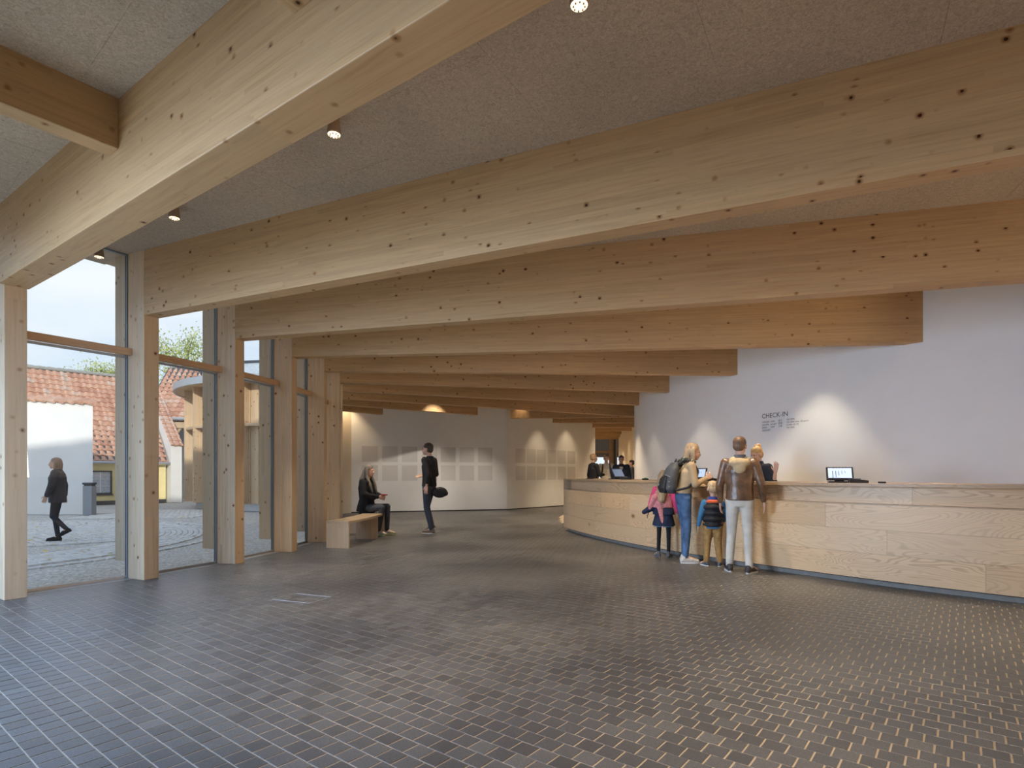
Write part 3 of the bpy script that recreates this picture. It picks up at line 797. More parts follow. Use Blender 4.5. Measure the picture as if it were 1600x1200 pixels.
# ---- white courtyard wall with tiled coping
ww = empty('white_courtyard_wall', (-15.3, 18.3, GZ), 0, label='tall whitewashed wall with a red tiled coping, behind the walking woman', cat='wall')
X0, X1 = -22.0, -13.32
def topz(X): return 3.50 + (-13.32 - X) * .055
g = G(); v = [(X0, 0, 0), (X1, 0, 0), (X1 - .33, .42, 0), (X0, .42, 0), (X0, 0, topz(X0)), (X1, 0, topz(X1)), (X1 - .33, .42, topz(X1) + .16), (X0, .42, topz(X0) + .16)]
v = [(a + 15.3, b, c) for a, b, c in v]
g.add(v, [(0,3,2,1),(4,5,6,7),(0,1,5,4),(1,2,6,5),(2,3,7,6),(3,0,4,7)]); g.build('wall_body', M['limewash'], ww)
def pantile(w, l, th=.016):
    g = G(); n = 6; prof = []
    for i in range(n + 1):
        t = i / n; prof.append((t * w * 1.1, .026 * math.sin(t * math.pi * 1.75 + .35)))
    v = [(x, 0, z + .038) for x, z in prof] + [(x, l * 1.08, z) for x, z in prof] + [(x, .004, z + .022 - .05) for x, z in prof]
    m = n + 1; f = []
    for i in range(n): f += [(i, i + 1, m + i + 1, m + i), (i, 2*m + i, 2*m + i + 1, i + 1)]
    g.add(v, f); return g
ctl = pantile(.30, .48).mesh('coping_tile', M['rtile'])
for r_ in range(1):
    for i in range(20):
        X = X1 + .03 - (i + 1) * .30
        link('coping_tile', ctl, ww, (X + 15.3, -.09 + r_ * .34, topz(X + .15) + .02 + r_ * .145), (R(23), R(3.15), 0))

# ---- yellow house
du = Vector((.66, .75)).normalized(); dn = Vector((-du.y, du.x))
H0 = Vector((-17.26, 23.9))
ya = math.atan2(du.y, du.x)
yh = empty('yellow_house', (H0.x, H0.y, GZ), ya, label='low yellow house with a large red pantiled roof and small window', cat='house')
S0, S1 = -6.0, 2.6; EV, SL, HW = 2.08, 48.0, 3.45
g = G().box((S0, 0, 0), (S1, .3, EV)); g.build('wall', M['yellow'], yh)
G().box((S0, -.03, 0), (S1, 0, .16)).build('plinth', M['plinth'], yh)
rise = HW * math.tan(R(SL)); slen = HW / math.cos(R(SL))
g = G(); g.add([(S0, -.25, EV - .25), (S1, -.25, EV - .25), (S1, HW, EV + rise - .06), (S0, HW, EV + rise - .06), (S0, 2*HW, EV), (S1, 2*HW, EV), (S0, .0, EV - .34), (S1, 0, EV - .34)],
      [(0,1,2,3), (3,2,5,4), (0,6,7,1), (6,4,5,7), (1,7,5,2), (0,3,4,6)]); g.build('roof_deck', M['plinth'], yh)
TW, TL = .245, .30
ym = pantile(TW, TL).mesh('roof_tile', M['rtile'])
nr = int((slen + .35) / TL); nc = int((S1 - S0) / TW)
cells = []
for r_ in range(nr):
    for c_ in range(nc):
        s = r_ * TL - .38; x = S1 - (c_ + 1) * TW
        y = s * math.cos(R(SL)); z = EV + s * math.sin(R(SL)) + .02
        wp = H0 + du * x + dn * y; px = 800 + F * wp.x / wp.y; py = 740 - F * (z + GZ - EYE) / wp.y
        vis_ = 40 < px < 300 and not (px < 146 and py > 628)
        cells.append((not vis_, rnd.random(), x, y, z))
cells.sort(key=lambda q: (q[0], q[1])); g = G()
for i, (nv, _, x, y, z) in enumerate(cells):
    if i < 298 and not nv: link('roof_tile', ym, yh, (x, y, z), (R(SL), 0, 0))
    else:
        Mx = Matrix.Translation((x, y, z)) @ Matrix.Rotation(R(SL), 4, 'X'); o = len(g.v)
        pg = pantile(TW, TL); g.add([Mx @ Vector(p) for p in pg.v], pg.f)
g.build('roof_tiling', M['rtile'], yh, kind='stuff')
g = G()
for i in range(24): g.cap((S0 + i * .36, HW, EV + rise + .03), (S0 + i * .36 + .32, HW, EV + rise + .02), .09, .08, 8)
g.build('ridge_tiling', plain('ridge_mortar', (.36, .36, .34), .9), yh, kind='stuff', label='grey mortared ridge')
G().cap((S0, -.34, EV - .32), (S1 + .1, -.34, EV - .32), .055, .055).build('gutter', M['zinc'], yh)
G().cap((.95, -.10, .05), (.95, -.10, EV - .3), .045, .045).build('downspout', M['zinc'], yh, smooth=True)
wi = G(); wi.box((-.28, -.05, .38), (.60, .0, .44)); wi.box((-.24, -.035, .42), (-.17, .02, 1.42)); wi.box((.49, -.035, .42), (.56, .02, 1.42)); wi.box((-.24, -.035, 1.36), (.56, .02, 1.42)); wi.box((-.24, -.035, .44), (.56, .02, .50))
wi = wi.build('window_frame', M['plinth'], yh)
g = G().box((-.02 + .15, -.02, .5), (.02 + .15, .01, 1.36))
for z in (.78, 1.07): g.box((-.17, -.02, z - .012), (.49, .01, z + .012))
g.build('glazing_bars', M['limewash'], wi)
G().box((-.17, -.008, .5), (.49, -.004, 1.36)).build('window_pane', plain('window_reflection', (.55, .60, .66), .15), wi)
# white projecting fire wall at its right end, sloping coping
fw = empty('white_fire_wall', (H0.x + du.x * 2.68, H0.y + du.y * 2.68, GZ), ya, label='white stub wall with stepped red tiles at the end of the yellow house', cat='wall')
g = G(); g.add([(0, -.4, 0), (.45, -.4, 0), (.45, 2.8, 0), (0, 2.8, 0), (0, -.4, 2.6), (.45, -.4, 2.6), (.45, 2.8, 5.55), (0, 2.8, 5.55)], [(0,3,2,1),(4,5,6,7),(0,1,5,4),(1,2,6,5),(2,3,7,6),(3,0,4,7)])
g.build('wall_body', M['limewash'], fw)
fs = math.degrees(math.atan2(2.95, 3.2)); L2 = math.hypot(2.95, 3.2)
for i in range(int(L2 / .3)):
    for c_ in (0, 1):
        s = i * .3 - .1
        link('coping_tile', ym, fw, (c_ * .25 - .03, -.4 + s * math.cos(R(fs)), 2.6 + s * math.sin(R(fs)) + .02), (R(fs), 0, 0))
# ---- second house behind with an open timber porch
h2 = empty('timber_porch_house', (-16.3, 28.5, GZ), R(8), label='second red tiled house with a zinc gutter over an open timber braced porch', cat='house')
sl2, e2 = 44, 4.1
cells = [(r_, c_) for r_ in range(13) for c_ in range(19)]
tm2 = pantile(.27, .34).mesh('roof_tile', M['rtile'])
G().add([(-1.9, -.2, e2 - .25), (3.4, -.2, e2 - .25), (3.4, 3.0, e2 + 2.95), (-1.9, 3.0, e2 + 2.95), (-1.9, 6.2, e2 - .2), (3.4, 6.2, e2 - .2)], [(0,1,2,3), (3,2,5,4), (1,5,2), (0,3,4), (0,4,5,1)]).build('roof_deck', M['plinth'], h2)
g = G()
for n_, (r_, c_) in enumerate(cells):
    s = r_ * .34 - .3; P3 = Vector((3.3 - c_ * .27 - .27, s * math.cos(R(sl2)), e2 + s * math.sin(R(sl2)) + .02))
    wp = h2.location + Matrix.Rotation(R(8), 3, 'Z') @ P3; px = 800 + F * wp.x / wp.y
    if 245 < px < 300: link('roof_tile', tm2, h2, P3, (R(sl2), 0, 0))
    else:
        Mx = Matrix.Translation(P3) @ Matrix.Rotation(R(sl2), 4, 'X'); pg = pantile(.27, .34); g.add([Mx @ Vector(p) for p in pg.v], pg.f)
g.build('roof_tiling', M['rtile'], h2, kind='stuff')
G().cap((-1.9, -.32, e2 - .12), (3.4, -.32, e2 - .12), .08, .08).build('gutter', M['zinc'], h2)
G().box((-1.9, -.15, e2 - .55), (3.4, .1, e2 - .22)).build('eave_beam', M['clad'], h2)
G().box((-1.9, 2.6, 0), (3.4, 2.8, e2 + .5)).build('rear_wall', M['limewash'], h2)
for x in (-.9, .9, 2.3): G().box((x - .09, -.1, 0), (x + .09, .08, e2 - .5)).build('porch_post', M['clad'], h2)
for x, sx in ((-.9, 1), (.9, -1), (.9, 1), (2.3, -1)):
    g = G(); g.cap((x, 0, e2 - 1.8), (x + sx * .8, 0, e2 - .55), .075, .075, 6); g.build('brace', M['clad'], h2)
g = G(); g.cap((.5, -.2, .2), (1.6, -.2, 1.9), .09, .09, 6); g.cap((1.1, .9, 2.0), (1.9, .2, 3.6), .09, .09, 6); g.build('diagonal_timber', M['clad'], h2)

# ---- round timber pavilion
PC = Vector((-8.2, 24.3))
pv = empty('round_pavilion', (PC.x, PC.y, GZ), 0, label='round timber clad pavilion with vertical fins and flat overhanging roof', cat='pavilion')
G().loft([(0, 0, .0, 4.5, 4.5), (0, 0, .28, 4.5, 4.5)], 72).build('concrete_base', M['zinc'], pv)
g = G(); n = 190
for i in range(n):
    a = 2 * math.pi * i / n; rr = 4.62 + (.014 if i % 2 else 0)
    Mx = Matrix.Rotation(a, 4, 'Z'); g.box((4.45, -.072, .26), (rr, .072, 4.4), Mx)
g.build('vertical_boarding', M['clad'], pv, kind='stuff')
for i in range(24):
    a = 2 * math.pi * (i + .3) / 24
    G().box((-.14, -.035, .26), (.16, .035, 4.4)).build('fin', M['clad'], pv, (4.75 * math.cos(a), 4.75 * math.sin(a), 0), (0, 0, a))
def ringg(r0, r1, z0, z1, n=96):
    g = G()
    for r, z in ((r0, z0), (r1, z0), (r1, z1), (r0, z1)):
        for i in range(n): a = 2 * math.pi * i / n; g.v.append((r * math.cos(a), r * math.sin(a), z))
    for k in range(4):
        for i in range(n): j = (i + 1) % n; k2 = (k + 1) % 4; g.f.append((k * n + i, k * n + j, k2 * n + j, k2 * n + i))
    g.m = [0] * len(g.f); return g
ringg(4.5, 4.86, 2.92, 3.0).build('ledge', M['clad'], pv)
ringg(0.1, 5.24, 4.4, 4.46).build('soffit', M['clad'], pv)
ringg(5.20, 5.27, 4.38, 4.62).build('fascia', M['zinc'], pv)
G().loft([(0, 0, 4.46, 5.22, 5.22), (0, 0, 4.60, 5.22, 5.22), (0, 0, 4.66, 4.7, 4.7)], 72).build('roof', M['zinc'], pv)
G().loft([(0, 0, 4.6, 4.3, 4.3), (0, 0, 5.2, 4.3, 4.3)], 72).build('upper_drum', plain('pale_roof_glazing', (.55, .62, .70), .3), pv)
ringg(4.25, 4.36, 5.17, 5.24).build('drum_trim', M['darksteel'], pv)
# ---- bollard
bo = empty('bollard', (-13.2, 18.0, GZ), R(8), label='dark grey square bollard at the corner of the white courtyard wall', cat='bollard')
G().box((-.13, -.13, 0), (.13, .13, .92)).build('post', M['steel'], bo, bevel=.01)
G().box((-.11, -.11, .92), (.11, .11, .96)).build('neck', M['darksteel'], bo)
G().box((-.14, -.14, .96), (.14, .14, 1.02)).build('cap', M['darksteel'], bo, bevel=.01)
# ---- trees
def tree(x, y, h, crown, n, label, seed):
    r_ = random.Random(seed); t = empty('birch_tree', (x, y, GZ), 0, label=label, cat='tree')
    g = G(); pts = [Vector((0, 0, 0))]
    g.cap((0, 0, 0), (0, 0, h * .55), .22, .14, 8); g.cap((0, 0, h * .55), (.3, 0, h * .9), .14, .04, 8)
    tips = []
    for i in range(26):
        a = r_.uniform(0, 6.28); z0 = h * r_.uniform(.45, .85); l = crown * r_.uniform(.5, 1.0) * (1.1 - .5 * (z0 / h))
        e = Vector((math.cos(a) * l, math.sin(a) * l, z0 + r_.uniform(.2, 1.4)))
        g.cap((0.1, 0, z0), e, .05, .015, 5); tips.append((Vector((.1, 0, z0)), e))
    g.build('trunk', M['bark'], t)
    g = G()
    for i in range(n):
        a, b = r_.choice(tips); c = a.lerp(b, r_.uniform(.35, 1.1)) + Vector((r_.gauss(0, .38), r_.gauss(0, .38), r_.gauss(-.05, .42)))
        q = Euler((r_.uniform(0, 3), r_.uniform(0, 3), r_.uniform(0, 3))).to_matrix(); s = r_.uniform(.05, .10)
        g.add([c + q @ Vector(p) * s for p in ((-1, 0, 0), (0, -.6, 0), (1, 0, 0), (0, .6, 0))], [(0, 1, 2, 3)])
    g.build('foliage', M['foliage'], t, kind='stuff')
tree(-23.3, 41, 11.2, 3.4, 6500, 'sparse yellow green tree rising behind the roofs and pavilion', 3)
tree(-32.5, 46, 10.6, 3.0, 4500, 'small yellow green tree peeping over the ridge of the yellow house', 5)
# hedge of far woods/buildings closing the horizon
fb = empty('far_building', (-34, 62, GZ), 0, label='pale distant building beyond the courtyard roofs', cat='building')
G().box((-30, 0, 0), (30, 8, 4.0)).build('wall', M['limewash'], fb)
G().add([(-30.5, -.5, 4), (30.5, -.5, 4), (30.5, 4, 6.6), (-30.5, 4, 6.6), (30.5, 8.5, 4), (-30.5, 8.5, 4)], [(0,1,2,3), (3,2,4,5), (1,4,2), (0,3,5), (0,5,4,1)]).build('roof', M['plinth'], fb)

# ------------------------------------------------------------------ bench
BC = Vector((-9.8, 11.1)); BR = 7.23
bn = empty('curved_bench', (-2.8, 11.05, 0), 0, label='low curved pale wooden bench beside the fifth and sixth glass posts', cat='bench')
def bp(r, a): return Vector((BC.x + r * math.cos(a), BC.y + r * math.sin(a)))
A0, A1 = R(-11.9), R(11.6); n = 24
g = G()
pin = [bp(BR - .41, A0 + (A1 - A0) * i / n) - Vector((-2.8, 11.05)) for i in range(n + 1)]; po = [bp(BR, A0 + (A1 - A0) * i / n) - Vector((-2.8, 11.05)) for i in range(n + 1)]
m = n + 1
for z in (.415, .455): g.v += [(p.x, p.y, z) for p in pin] + [(p.x, p.y, z) for p in po]
for i in range(n): g.f += [(i, i + 1, m + i + 1, m + i), (2*m + i, 3*m + i, 3*m + i + 1, 2*m + i + 1), (m + i, m + i + 1, 3*m + i + 1, 3*m + i), (i, 2*m + i, 2*m + i + 1, i + 1)]
g.f += [(0, m, 3*m, 2*m), (n, 2*m + n, 3*m + n, m + n)]; g.m = [0] * len(g.f)
g.build('seat', M['bench'], bn, bevel=.003)
M['bench_leg'] = glulam('bench_leg', 'z', 'y', (.56, .42, .28), .14, False)
for a in (A0 + .003, R(-.6), A1 - .003):
    q = bp(BR - .205, a) - Vector((-2.8, 11.05))
    G().box((-.205, -.022, 0), (.205, .022, .415)).build('leg', M['bench_leg'], bn, (q.x, q.y, 0), (0, 0, a), bevel=.002)

# ------------------------------------------------------------------ counter equipment
def on_front(x, inward, z=CTOP):
    r = (x - 800) / F; dv = Vector((r, 1)).normalized(); rr = CO - inward; q = -WC; b = q.dot(dv); c = q.length_squared - rr * rr
    p = dv * (-b - math.sqrt(b * b - c)); return Vector((p.x, p.y, z)), math.atan2(p.y - WC.y, p.x - WC.x)
M['screen'] = emit('screen_glow', (.50, .62, .82), .6)
M['screen_dark'] = emit('screen_dim', (.18, .24, .38), .45)
def till(x, inward, face, label, scr='screen', tilt=28, wd=.36, hg=.235, graph=True):
    p, a = on_front(x, inward)
    o = empty('till_screen', p, face, label=label, cat='screen')
    G().box((-.08, -.12, 0), (.10, .12, .018)).build('base', M['blackpl'], o, bevel=.004)
    G().box((-.02, -.05, .01), (.03, .05, .11)).build('stand', M['blackpl'], o, bevel=.003)
    mo = G().box((-.014, -wd / 2, -hg / 2), (.014, wd / 2, hg / 2)).build('monitor', M['blackpl'], o, (.05, 0, .02 + hg / 2 * math.cos(R(tilt)) + .012), (0, R(-tilt), 0), bevel=.006)
    G().box((.0142, -wd / 2 + .02, -hg / 2 + .022), (.0158, wd / 2 - .02, hg / 2 - .02)).build('display', M[scr], mo)
    if graph:
        gg = G()
        for i, (h, top) in enumerate(((.10, .03), (.085, .03), (.062, .03), (.045, .03), (.03, .03))):
            y = -.08 + i * .033; gg.box((.0159, y, top - h), (.0165, y + .008 - i * .001, top), None)
            gg.box((.0159, y + .012, .062), (.0165, y + .019 - i * .001, .088), None)
        gg.build('display_graphic', M['ink'], mo, kind='stuff')
    return o
def terminal(x, inward, face, label, s=1.0):
    p, a = on_front(x, inward)
    o = empty('card_terminal', p, face, label=label, cat='terminal')
    g = G(); g.add([(-.10*s, -.045*s, 0), (.10*s, -.045*s, 0), (.10*s, .045*s, 0), (-.10*s, .045*s, 0), (-.10*s, -.045*s, .03*s), (.10*s, -.045*s, .055*s), (.10*s, .045*s, .055*s), (-.10*s, .045*s, .03*s)], [(0,3,2,1),(4,5,6,7),(0,1,5,4),(1,2,6,5),(2,3,7,6),(3,0,4,7)])
    b = g.build('housing', M['blackpl'], o, bevel=.005)
    G().box((-.02*s, -.035*s, .042*s), (.08*s, .035*s, .0535*s)).build('keypad', M['grey_cable'], o, rot=None)
    return o
till(1311, .33, R(-112), 'black framed till screen with light blue display, alone on the counter', wd=.29, hg=.175)
terminal(1341, .30, R(160), 'black card terminal beside the light blue till screen')
till(1092, .45, R(-125), 'till screen partly hidden behind the woman with the backpack', wd=.27, hg=.18)
terminal(1111, .35, R(170), 'black card terminal between the two standing adults', 1.1)
o = till(962, .35, R(-52), 'angled dark till screen at the far end of the counter, before the visitors', 'screen_dark', tilt=32, wd=.30, hg=.20, graph=False)
terminal(978, .3, R(175), 'black card terminal behind the far angled till screen', 1.0)
p, a = on_front(1008, .3); sc_ = empty('scanner', p, 0, label='tiny dark scanner with a green light on the counter', cat='scanner')
G().box((-.05, -.03, 0), (.05, .03, .03)).build('housing', M['blackpl'], sc_, bevel=.004); G().ell((0, -.02, .034), (.022, .016, .010)).build('green_light', M['green'], sc_)
for x, wd_, l in ((922, .07, 'tiny dark card reader beside the far visitor in black'), (1378, .03, 'flat black cable end lying on the bare stretch of counter')):
    p, a = on_front(x, .25); t_ = empty('card_reader', p, 0, label=l, cat='reader'); G().box((-wd_, -.03, 0), (wd_, .03, .02)).build('housing', M['blackpl'], t_, bevel=.004)

# ------------------------------------------------------------------ people
def cloth(name, col, rough=.8, var=.12, vs=9, b=.25, bs=26, spec=.3): return plain(name, col, rough, 0, var, vs, b, bs, spec)
SK = plain('skin', (.62, .38, .28), .55, 0, .05, 20); SK2 = plain('skin_warm', (.56, .33, .24), .55, 0, .05, 20)
EYEM = plain('eye_dark', (.05, .035, .03), .3); LIP = plain('lips', (.50, .20, .17), .5)
def hair_m(n, c): 
    m, t, b = new_mat(n); v = objcoord(t, False)
    mp_ = t.nodes.new('ShaderNodeMapping'); mp_.inputs['Scale'].default_value = (60, 60, 8); L(t, v, mp_.inputs[0])
    f = noise(t, mp_.outputs[0], 1.5, 4, .6)
    L(t, ramp(t, f, [(.3, tuple(x * .55 for x in c)), (.7, tuple(min(1, x * 1.3) for x in c))]), b.inputs['Base Color']); b.inputs['Roughness'].default_value = .55
    bump(t, b, f, .5, .006); return m
def hand(g, w, fwd, nrm, side, s, curl=.5, spread=.12, left=True):
    """five fingered hand at wrist w pointing fwd, palm facing nrm; side = towards the thumb"""
    fwd = fwd.normalized(); side = (side - fwd * side.dot(fwd)).normalized(); nrm = nrm.normalized()
    pc = w + fwd * .05 * s
    for k in (-1, -.33, .33, 1):
        g.cap(w + fwd * .012 * s + side * k * .016 * s, w + fwd * .088 * s + side * k * .030 * s, .016 * s, .0125 * s, 8)
    for k, ln in ((1, .072), (.33, .082), (-.33, .076), (-1, .060)):
        a = w + fwd * .086 * s + side * k * .030 * s
        d1 = (fwd + side * k * spread + nrm * curl * .5).normalized(); d2 = (fwd + side * k * spread + nrm * curl * 1.5).normalized()
        b = a + d1 * ln * .52 * s; c = b + d2 * ln * .48 * s
        g.cap(a, b, .0095 * s, .009 * s, 8); g.cap(b, c, .009 * s, .0075 * s, 8)
    a = w + fwd * .025 * s + side * .030 * s; b = a + (fwd * .7 + side * .75 + nrm * .25).normalized() * .042 * s; c = b + (fwd + side * .25 + nrm * (.3 + curl * .3)).normalized() * .032 * s
    g.cap(a, b, .013 * s, .0105 * s, 8); g.cap(b, c, .0105 * s, .0085 * s, 8)
def person(loc, yaw, H, label, J=None, group=None, jacket=None, trousers=None, hairm=None, hair='short', shoe=None, sole=None, skin=SK,
           head=(0, 0), vox=.011, bulk=1.0, hem=.90, sleeve=1.0, legr=1.0, hands=((.5, None), (.5, None)), child=False, skirt=None, face=True, curlL=.4, curlR=.4, headscale=1.0, palmL=None, palmR=None, barefoot=False, legs=True):
    s = H / 1.75
    j = dict(pelvis=(0,0,.95), waist=(0,0,1.10), chest=(0,0,1.32), neck=(-.015,0,1.47), head=(.015,0,1.635),
             shL=(0,.175,1.42), elL=(-.03,.235,1.14), wrL=(.05,.25,.90), shR=(0,-.175,1.42), elR=(-.03,-.235,1.14), wrR=(.05,-.25,.90),
             hiL=(0,.085,.93), knL=(.015,.095,.50), anL=(-.03,.10,.085), toL=(.17,.12,.03), hiR=(0,-.085,.93), knR=(.015,-.095,.50), anR=(-.03,-.10,.085), toR=(.17,-.12,.03))
    if J: j.update(J)
    j = {k: Vector(v) * s for k, v in j.items()}
    P = empty('person', loc, yaw, label=label, cat='person', group=group)
    hs = s * headscale
    HM = Matrix.Rotation(R(head[0]), 3, 'Z') @ Matrix.Rotation(R(head[1]), 3, 'Y')
    Hc = j['head']
    def hp_(x, y, z): return Hc + HM @ Vector((x, y, z)) * hs
    g = G()
    g.ell(hp_(-.012, 0, .028), tuple(c * hs for c in (.096, .076, .094)), HM)
    g.ell(hp_(.030, 0, -.030), tuple(c * hs for c in (.062, .060, .082)), HM)
    g.ell(hp_(.056, 0, -.084), tuple(c * hs for c in (.034, .034, .027)), HM)
    g.cap(hp_(.084, 0, .012), hp_(.106, 0, -.028), .010 * hs, .0145 * hs, 8)
    g.ell(hp_(.082, 0, -.055), tuple(c * hs for c in (.016, .026, .014)), HM)
    g.cap(hp_(.076, .030, .028), hp_(.076, -.030, .028), .013 * hs, .013 * hs, 8)
    for sy in (1, -1): g.ell(hp_(-.004, sy * .079, -.008), tuple(c * hs for c in (.020, .011, .032)), HM)
    g.cap(j['neck'] - Vector((0, 0, .04 * s)), hp_(-.02, 0, -.05), .056 * s, .052 * s)
    g.cap(j['chest'] + Vector((0, .05 * s, 0)), j['chest'] - Vector((0, .05 * s, 0)), .09 * s, .09 * s)
    g.cap(j['chest'], j['neck'], .09 * s, .05 * s); g.cap(j['pelvis'], j['chest'], .095 * s, .09 * s)
    for S in 'LR':
        g.cap(j['chest'] + Vector((0, 0, .06 * s)), j['sh' + S], .06 * s, .05 * s)
        g.cap(j['sh' + S], j['el' + S], .045 * s, .036 * s); g.cap(j['el' + S], j['wr' + S], .036 * s, .024 * s)
        fw = (j['wr' + S] - j['el' + S]); sgn = 1 if S == 'L' else -1
        pl = palmL if S == 'L' else palmR
        nr_, sd_ = (Vector((0, -sgn, 0)), Vector((1, 0, .1))) if pl is None else (Vector(pl[0]), Vector(pl[1]))
        hand(g, j['wr' + S], fw, nr_, sd_, s * (1.0 if not child else .95), curlL if S == 'L' else curlR, .16)
        g.cap(j['pelvis'], j['hi' + S], .085 * s, .08 * s)
        lb = min(1, legr) * .95; g.cap(j['hi' + S], j['kn' + S], .075 * s * lb, .048 * s * lb); g.cap(j['kn' + S], j['an' + S], .048 * s * lb, .032 * s * lb); g.cap(j['an' + S], j['to' + S] + Vector((-.03, 0, .01)) * s, .032 * s, .022 * s)
    g.build('body', skin, P, remesh=vox * .72, sm=2)
    if face:
        for sy in (1, -1): G().ell(hp_(.0835, sy * .029, .008), tuple(c * hs for c in (.007, .012, .007)), HM).build('eye', EYEM, P, smooth=True)
        G().ell(hp_(.0965, 0, -.0555), tuple(c * hs for c in (.005, .022, .006)), HM).build('mouth', LIP, P, smooth=True)
    if hairm:
        g = G(); g.ell(hp_(-.022, 0, .050), tuple(c * hs for c in (.101, .084, .084)), HM)
        if hair == 'short': g.ell(hp_(-.050, 0, .0), tuple(c * hs for c in (.066, .078, .075)), HM)
        if hair in ('bob', 'long', 'bun'): 
            g.ell(hp_(-.045, 0, .0), tuple(c * hs for c in (.075, .086, .09)), HM)
        if hair in ('bob',):
            for sy in (1, -1): g.cap(hp_(-.02, sy * .074, .03), hp_(-.005, sy * .078, -.11), .034 * hs, .026 * hs)
            g.cap(hp_(-.07, 0, .0), hp_(-.075, 0, -.11), .065 * hs, .055 * hs)
        if hair == 'long':
            for sy in (1, -1):
                g.cap(hp_(-.02, sy * .074, .03), hp_(.0, sy * .088, -.12), .032 * hs, .036 * hs)
                g.cap(hp_(.0, sy * .088, -.12), hp_(.085, sy * .10, -.28), .038 * hs, .036 * hs); g.cap(hp_(.085, sy * .10, -.28), hp_(.15, sy * .085, -.43), .036 * hs, .016 * hs)
            g.cap(hp_(-.07, 0, .0), hp_(-.12, 0, -.20), .07 * hs, .10 * hs); g.cap(hp_(-.12, 0, -.20), hp_(-.18, 0, -.38), .10 * hs, .06 * hs)
        if hair == 'bun':
            g.ell(hp_(-.075, 0, .115), tuple(c * hs for c in (.048, .050, .042)), HM)
            rr_ = random.Random(4)
            for _ in range(9): 
                a = rr_.uniform(0, 6.28); g.cap(hp_(-.075, 0, .12), hp_(-.075 + .06 * math.cos(a), .055 * math.sin(a), .125 + rr_.uniform(-.02, .04)), .012 * hs, .006 * hs, 6)
        g.build('hair', hairm, P, remesh=vox * .8, sm=2)
    b = bulk
    if jacket:
        g = G(); pe, wa, ch, nk = j['pelvis'], j['waist'], j['chest'], j['neck']
        hz = hem * s; bot = pe + Vector((0, 0, 0)); bot.z = pe.z + (hz - .95 * s)
        g.loft([(bot.x, bot.y, bot.z, .128 * s * b, .185 * s * b), (pe.x, pe.y, max(pe.z, bot.z + .02), .126 * s * b, .180 * s * b), (wa.x, wa.y, wa.z, .118 * s * b, .165 * s * b), (ch.x, ch.y, ch.z, .130 * s * b, .195 * s * b),
                (nk.x * .6 + ch.x * .4, nk.y, nk.z - .06 * s,   .105 * s * b, .145 * s * b), (nk.x, nk.y, nk.z - .005 * s, .072 * s, .085 * s), (nk.x, nk.y, nk.z + .035 * s, .066 * s, .066 * s)], 24)
        for S in 'LR':
            sh, el, wr = j['sh' + S], j['el' + S], j['wr' + S]
            g.cap(ch + (sh - ch) * .3 + Vector((0, 0, .025 * s)), sh, .080 * s * b, .068 * s * b)
            g.cap(sh, el, .068 * s * b, .055 * s * b)
            if sleeve > .5: g.cap(el, el.lerp(wr, sleeve * .93), .055 * s * b, .040 * s * b)
        g.build('jacket' if sleeve > .5 else 'shirt', jacket, P, remesh=vox, sm=3)
    if trousers:
        g = G(); pe = j['pelvis']; lr = legr
        g.loft([(pe.x, pe.y, pe.z - .10 * s, .105 * s * lr, .15 * s * lr), (pe.x, pe.y, pe.z, .115 * s, .160 * s), (pe.x, pe.y, pe.z + .10 * s, .105 * s, .145 * s)], 20)
        for S in 'LR':
            g.cap(pe.lerp(j['hi' + S], .8), j['hi' + S], .10 * s * lr, .098 * s * lr)
            g.cap(j['hi' + S], j['kn' + S], .095 * s * lr, .064 * s * lr); g.cap(j['kn' + S], j['an' + S] + Vector((0, 0, .015 * s)), .064 * s * lr, .049 * s * lr)
        g.build('trousers', trousers, P, remesh=vox, sm=3)
    if skirt:
        g = G(); pe = j['pelvis']; g.loft([(pe.x, pe.y, pe.z - .26 * s, .19 * s, .23 * s), (pe.x, pe.y, pe.z - .1 * s, .16 * s, .19 * s), (pe.x, pe.y, pe.z + .06 * s, .12 * s, .15 * s)], 24)
        g.build('skirt', skirt, P, remesh=vox, sm=2)
    if shoe:
        for S in 'LR':
            an, to = j['an' + S], j['to' + S]; d = (to - an); dz = d.z; fl = Vector((d.x, d.y, 0)).normalized()
            base = min(an.z - .085 * s, to.z - .03 * s) if abs(an.z - .085 * s - (to.z - .03 * s)) < .02 else None
            g = G(); up_ = Vector((0, 0, 1)); ax = (to - an + Vector((0, 0, .05 * s))).normalized()
            q = ax.to_track_quat('X', 'Z').to_matrix()
            hl = an + q @ Vector((-.035, 0, -.045)) * s; tp = an + q @ Vector((.175, 0, -.050)) * s
            g.cap(hl, an + q @ Vector((.07, 0, -.030)) * s, .038 * s, .040 * s); g.cap(an + q @ Vector((.05, 0, -.035)) * s, tp, .042 * s, .030 * s)
            g.cap(hl, an + q @ Vector((-.01, 0, .01)) * s, .036 * s, .040 * s)
            sh_ = g.build('shoe', shoe, P, remesh=vox * .8, sm=2)
            g = G(); ring = []
            for i in range(16):
                a = 2 * math.pi * i / 16; x = .072 + .140 * math.cos(a); wy = .040 + (.008 if math.cos(a) > 0 else 0); ring.append((x, wy * math.sin(a)))
            g.v = [tuple(an + q @ Vector((x, y, -.086)) * s) for x, y in ring] + [tuple(an + q @ Vector((x, y, -.062)) * s) for x, y in ring]
            g.f = [tuple(reversed(range(16))), tuple(range(16, 32))] + [(i, (i + 1) % 16, 16 + (i + 1) % 16, 16 + i) for i in range(16)]; g.m = [0] * 18
            g.build('sole', sole or shoe, sh_)
    P['_s'] = s
    return P, j, hp_, HM, s
def world_to_local(P, v): return Matrix.Rotation(-P.rotation_euler.z, 3, 'Z') @ (Vector(v) - P.location)

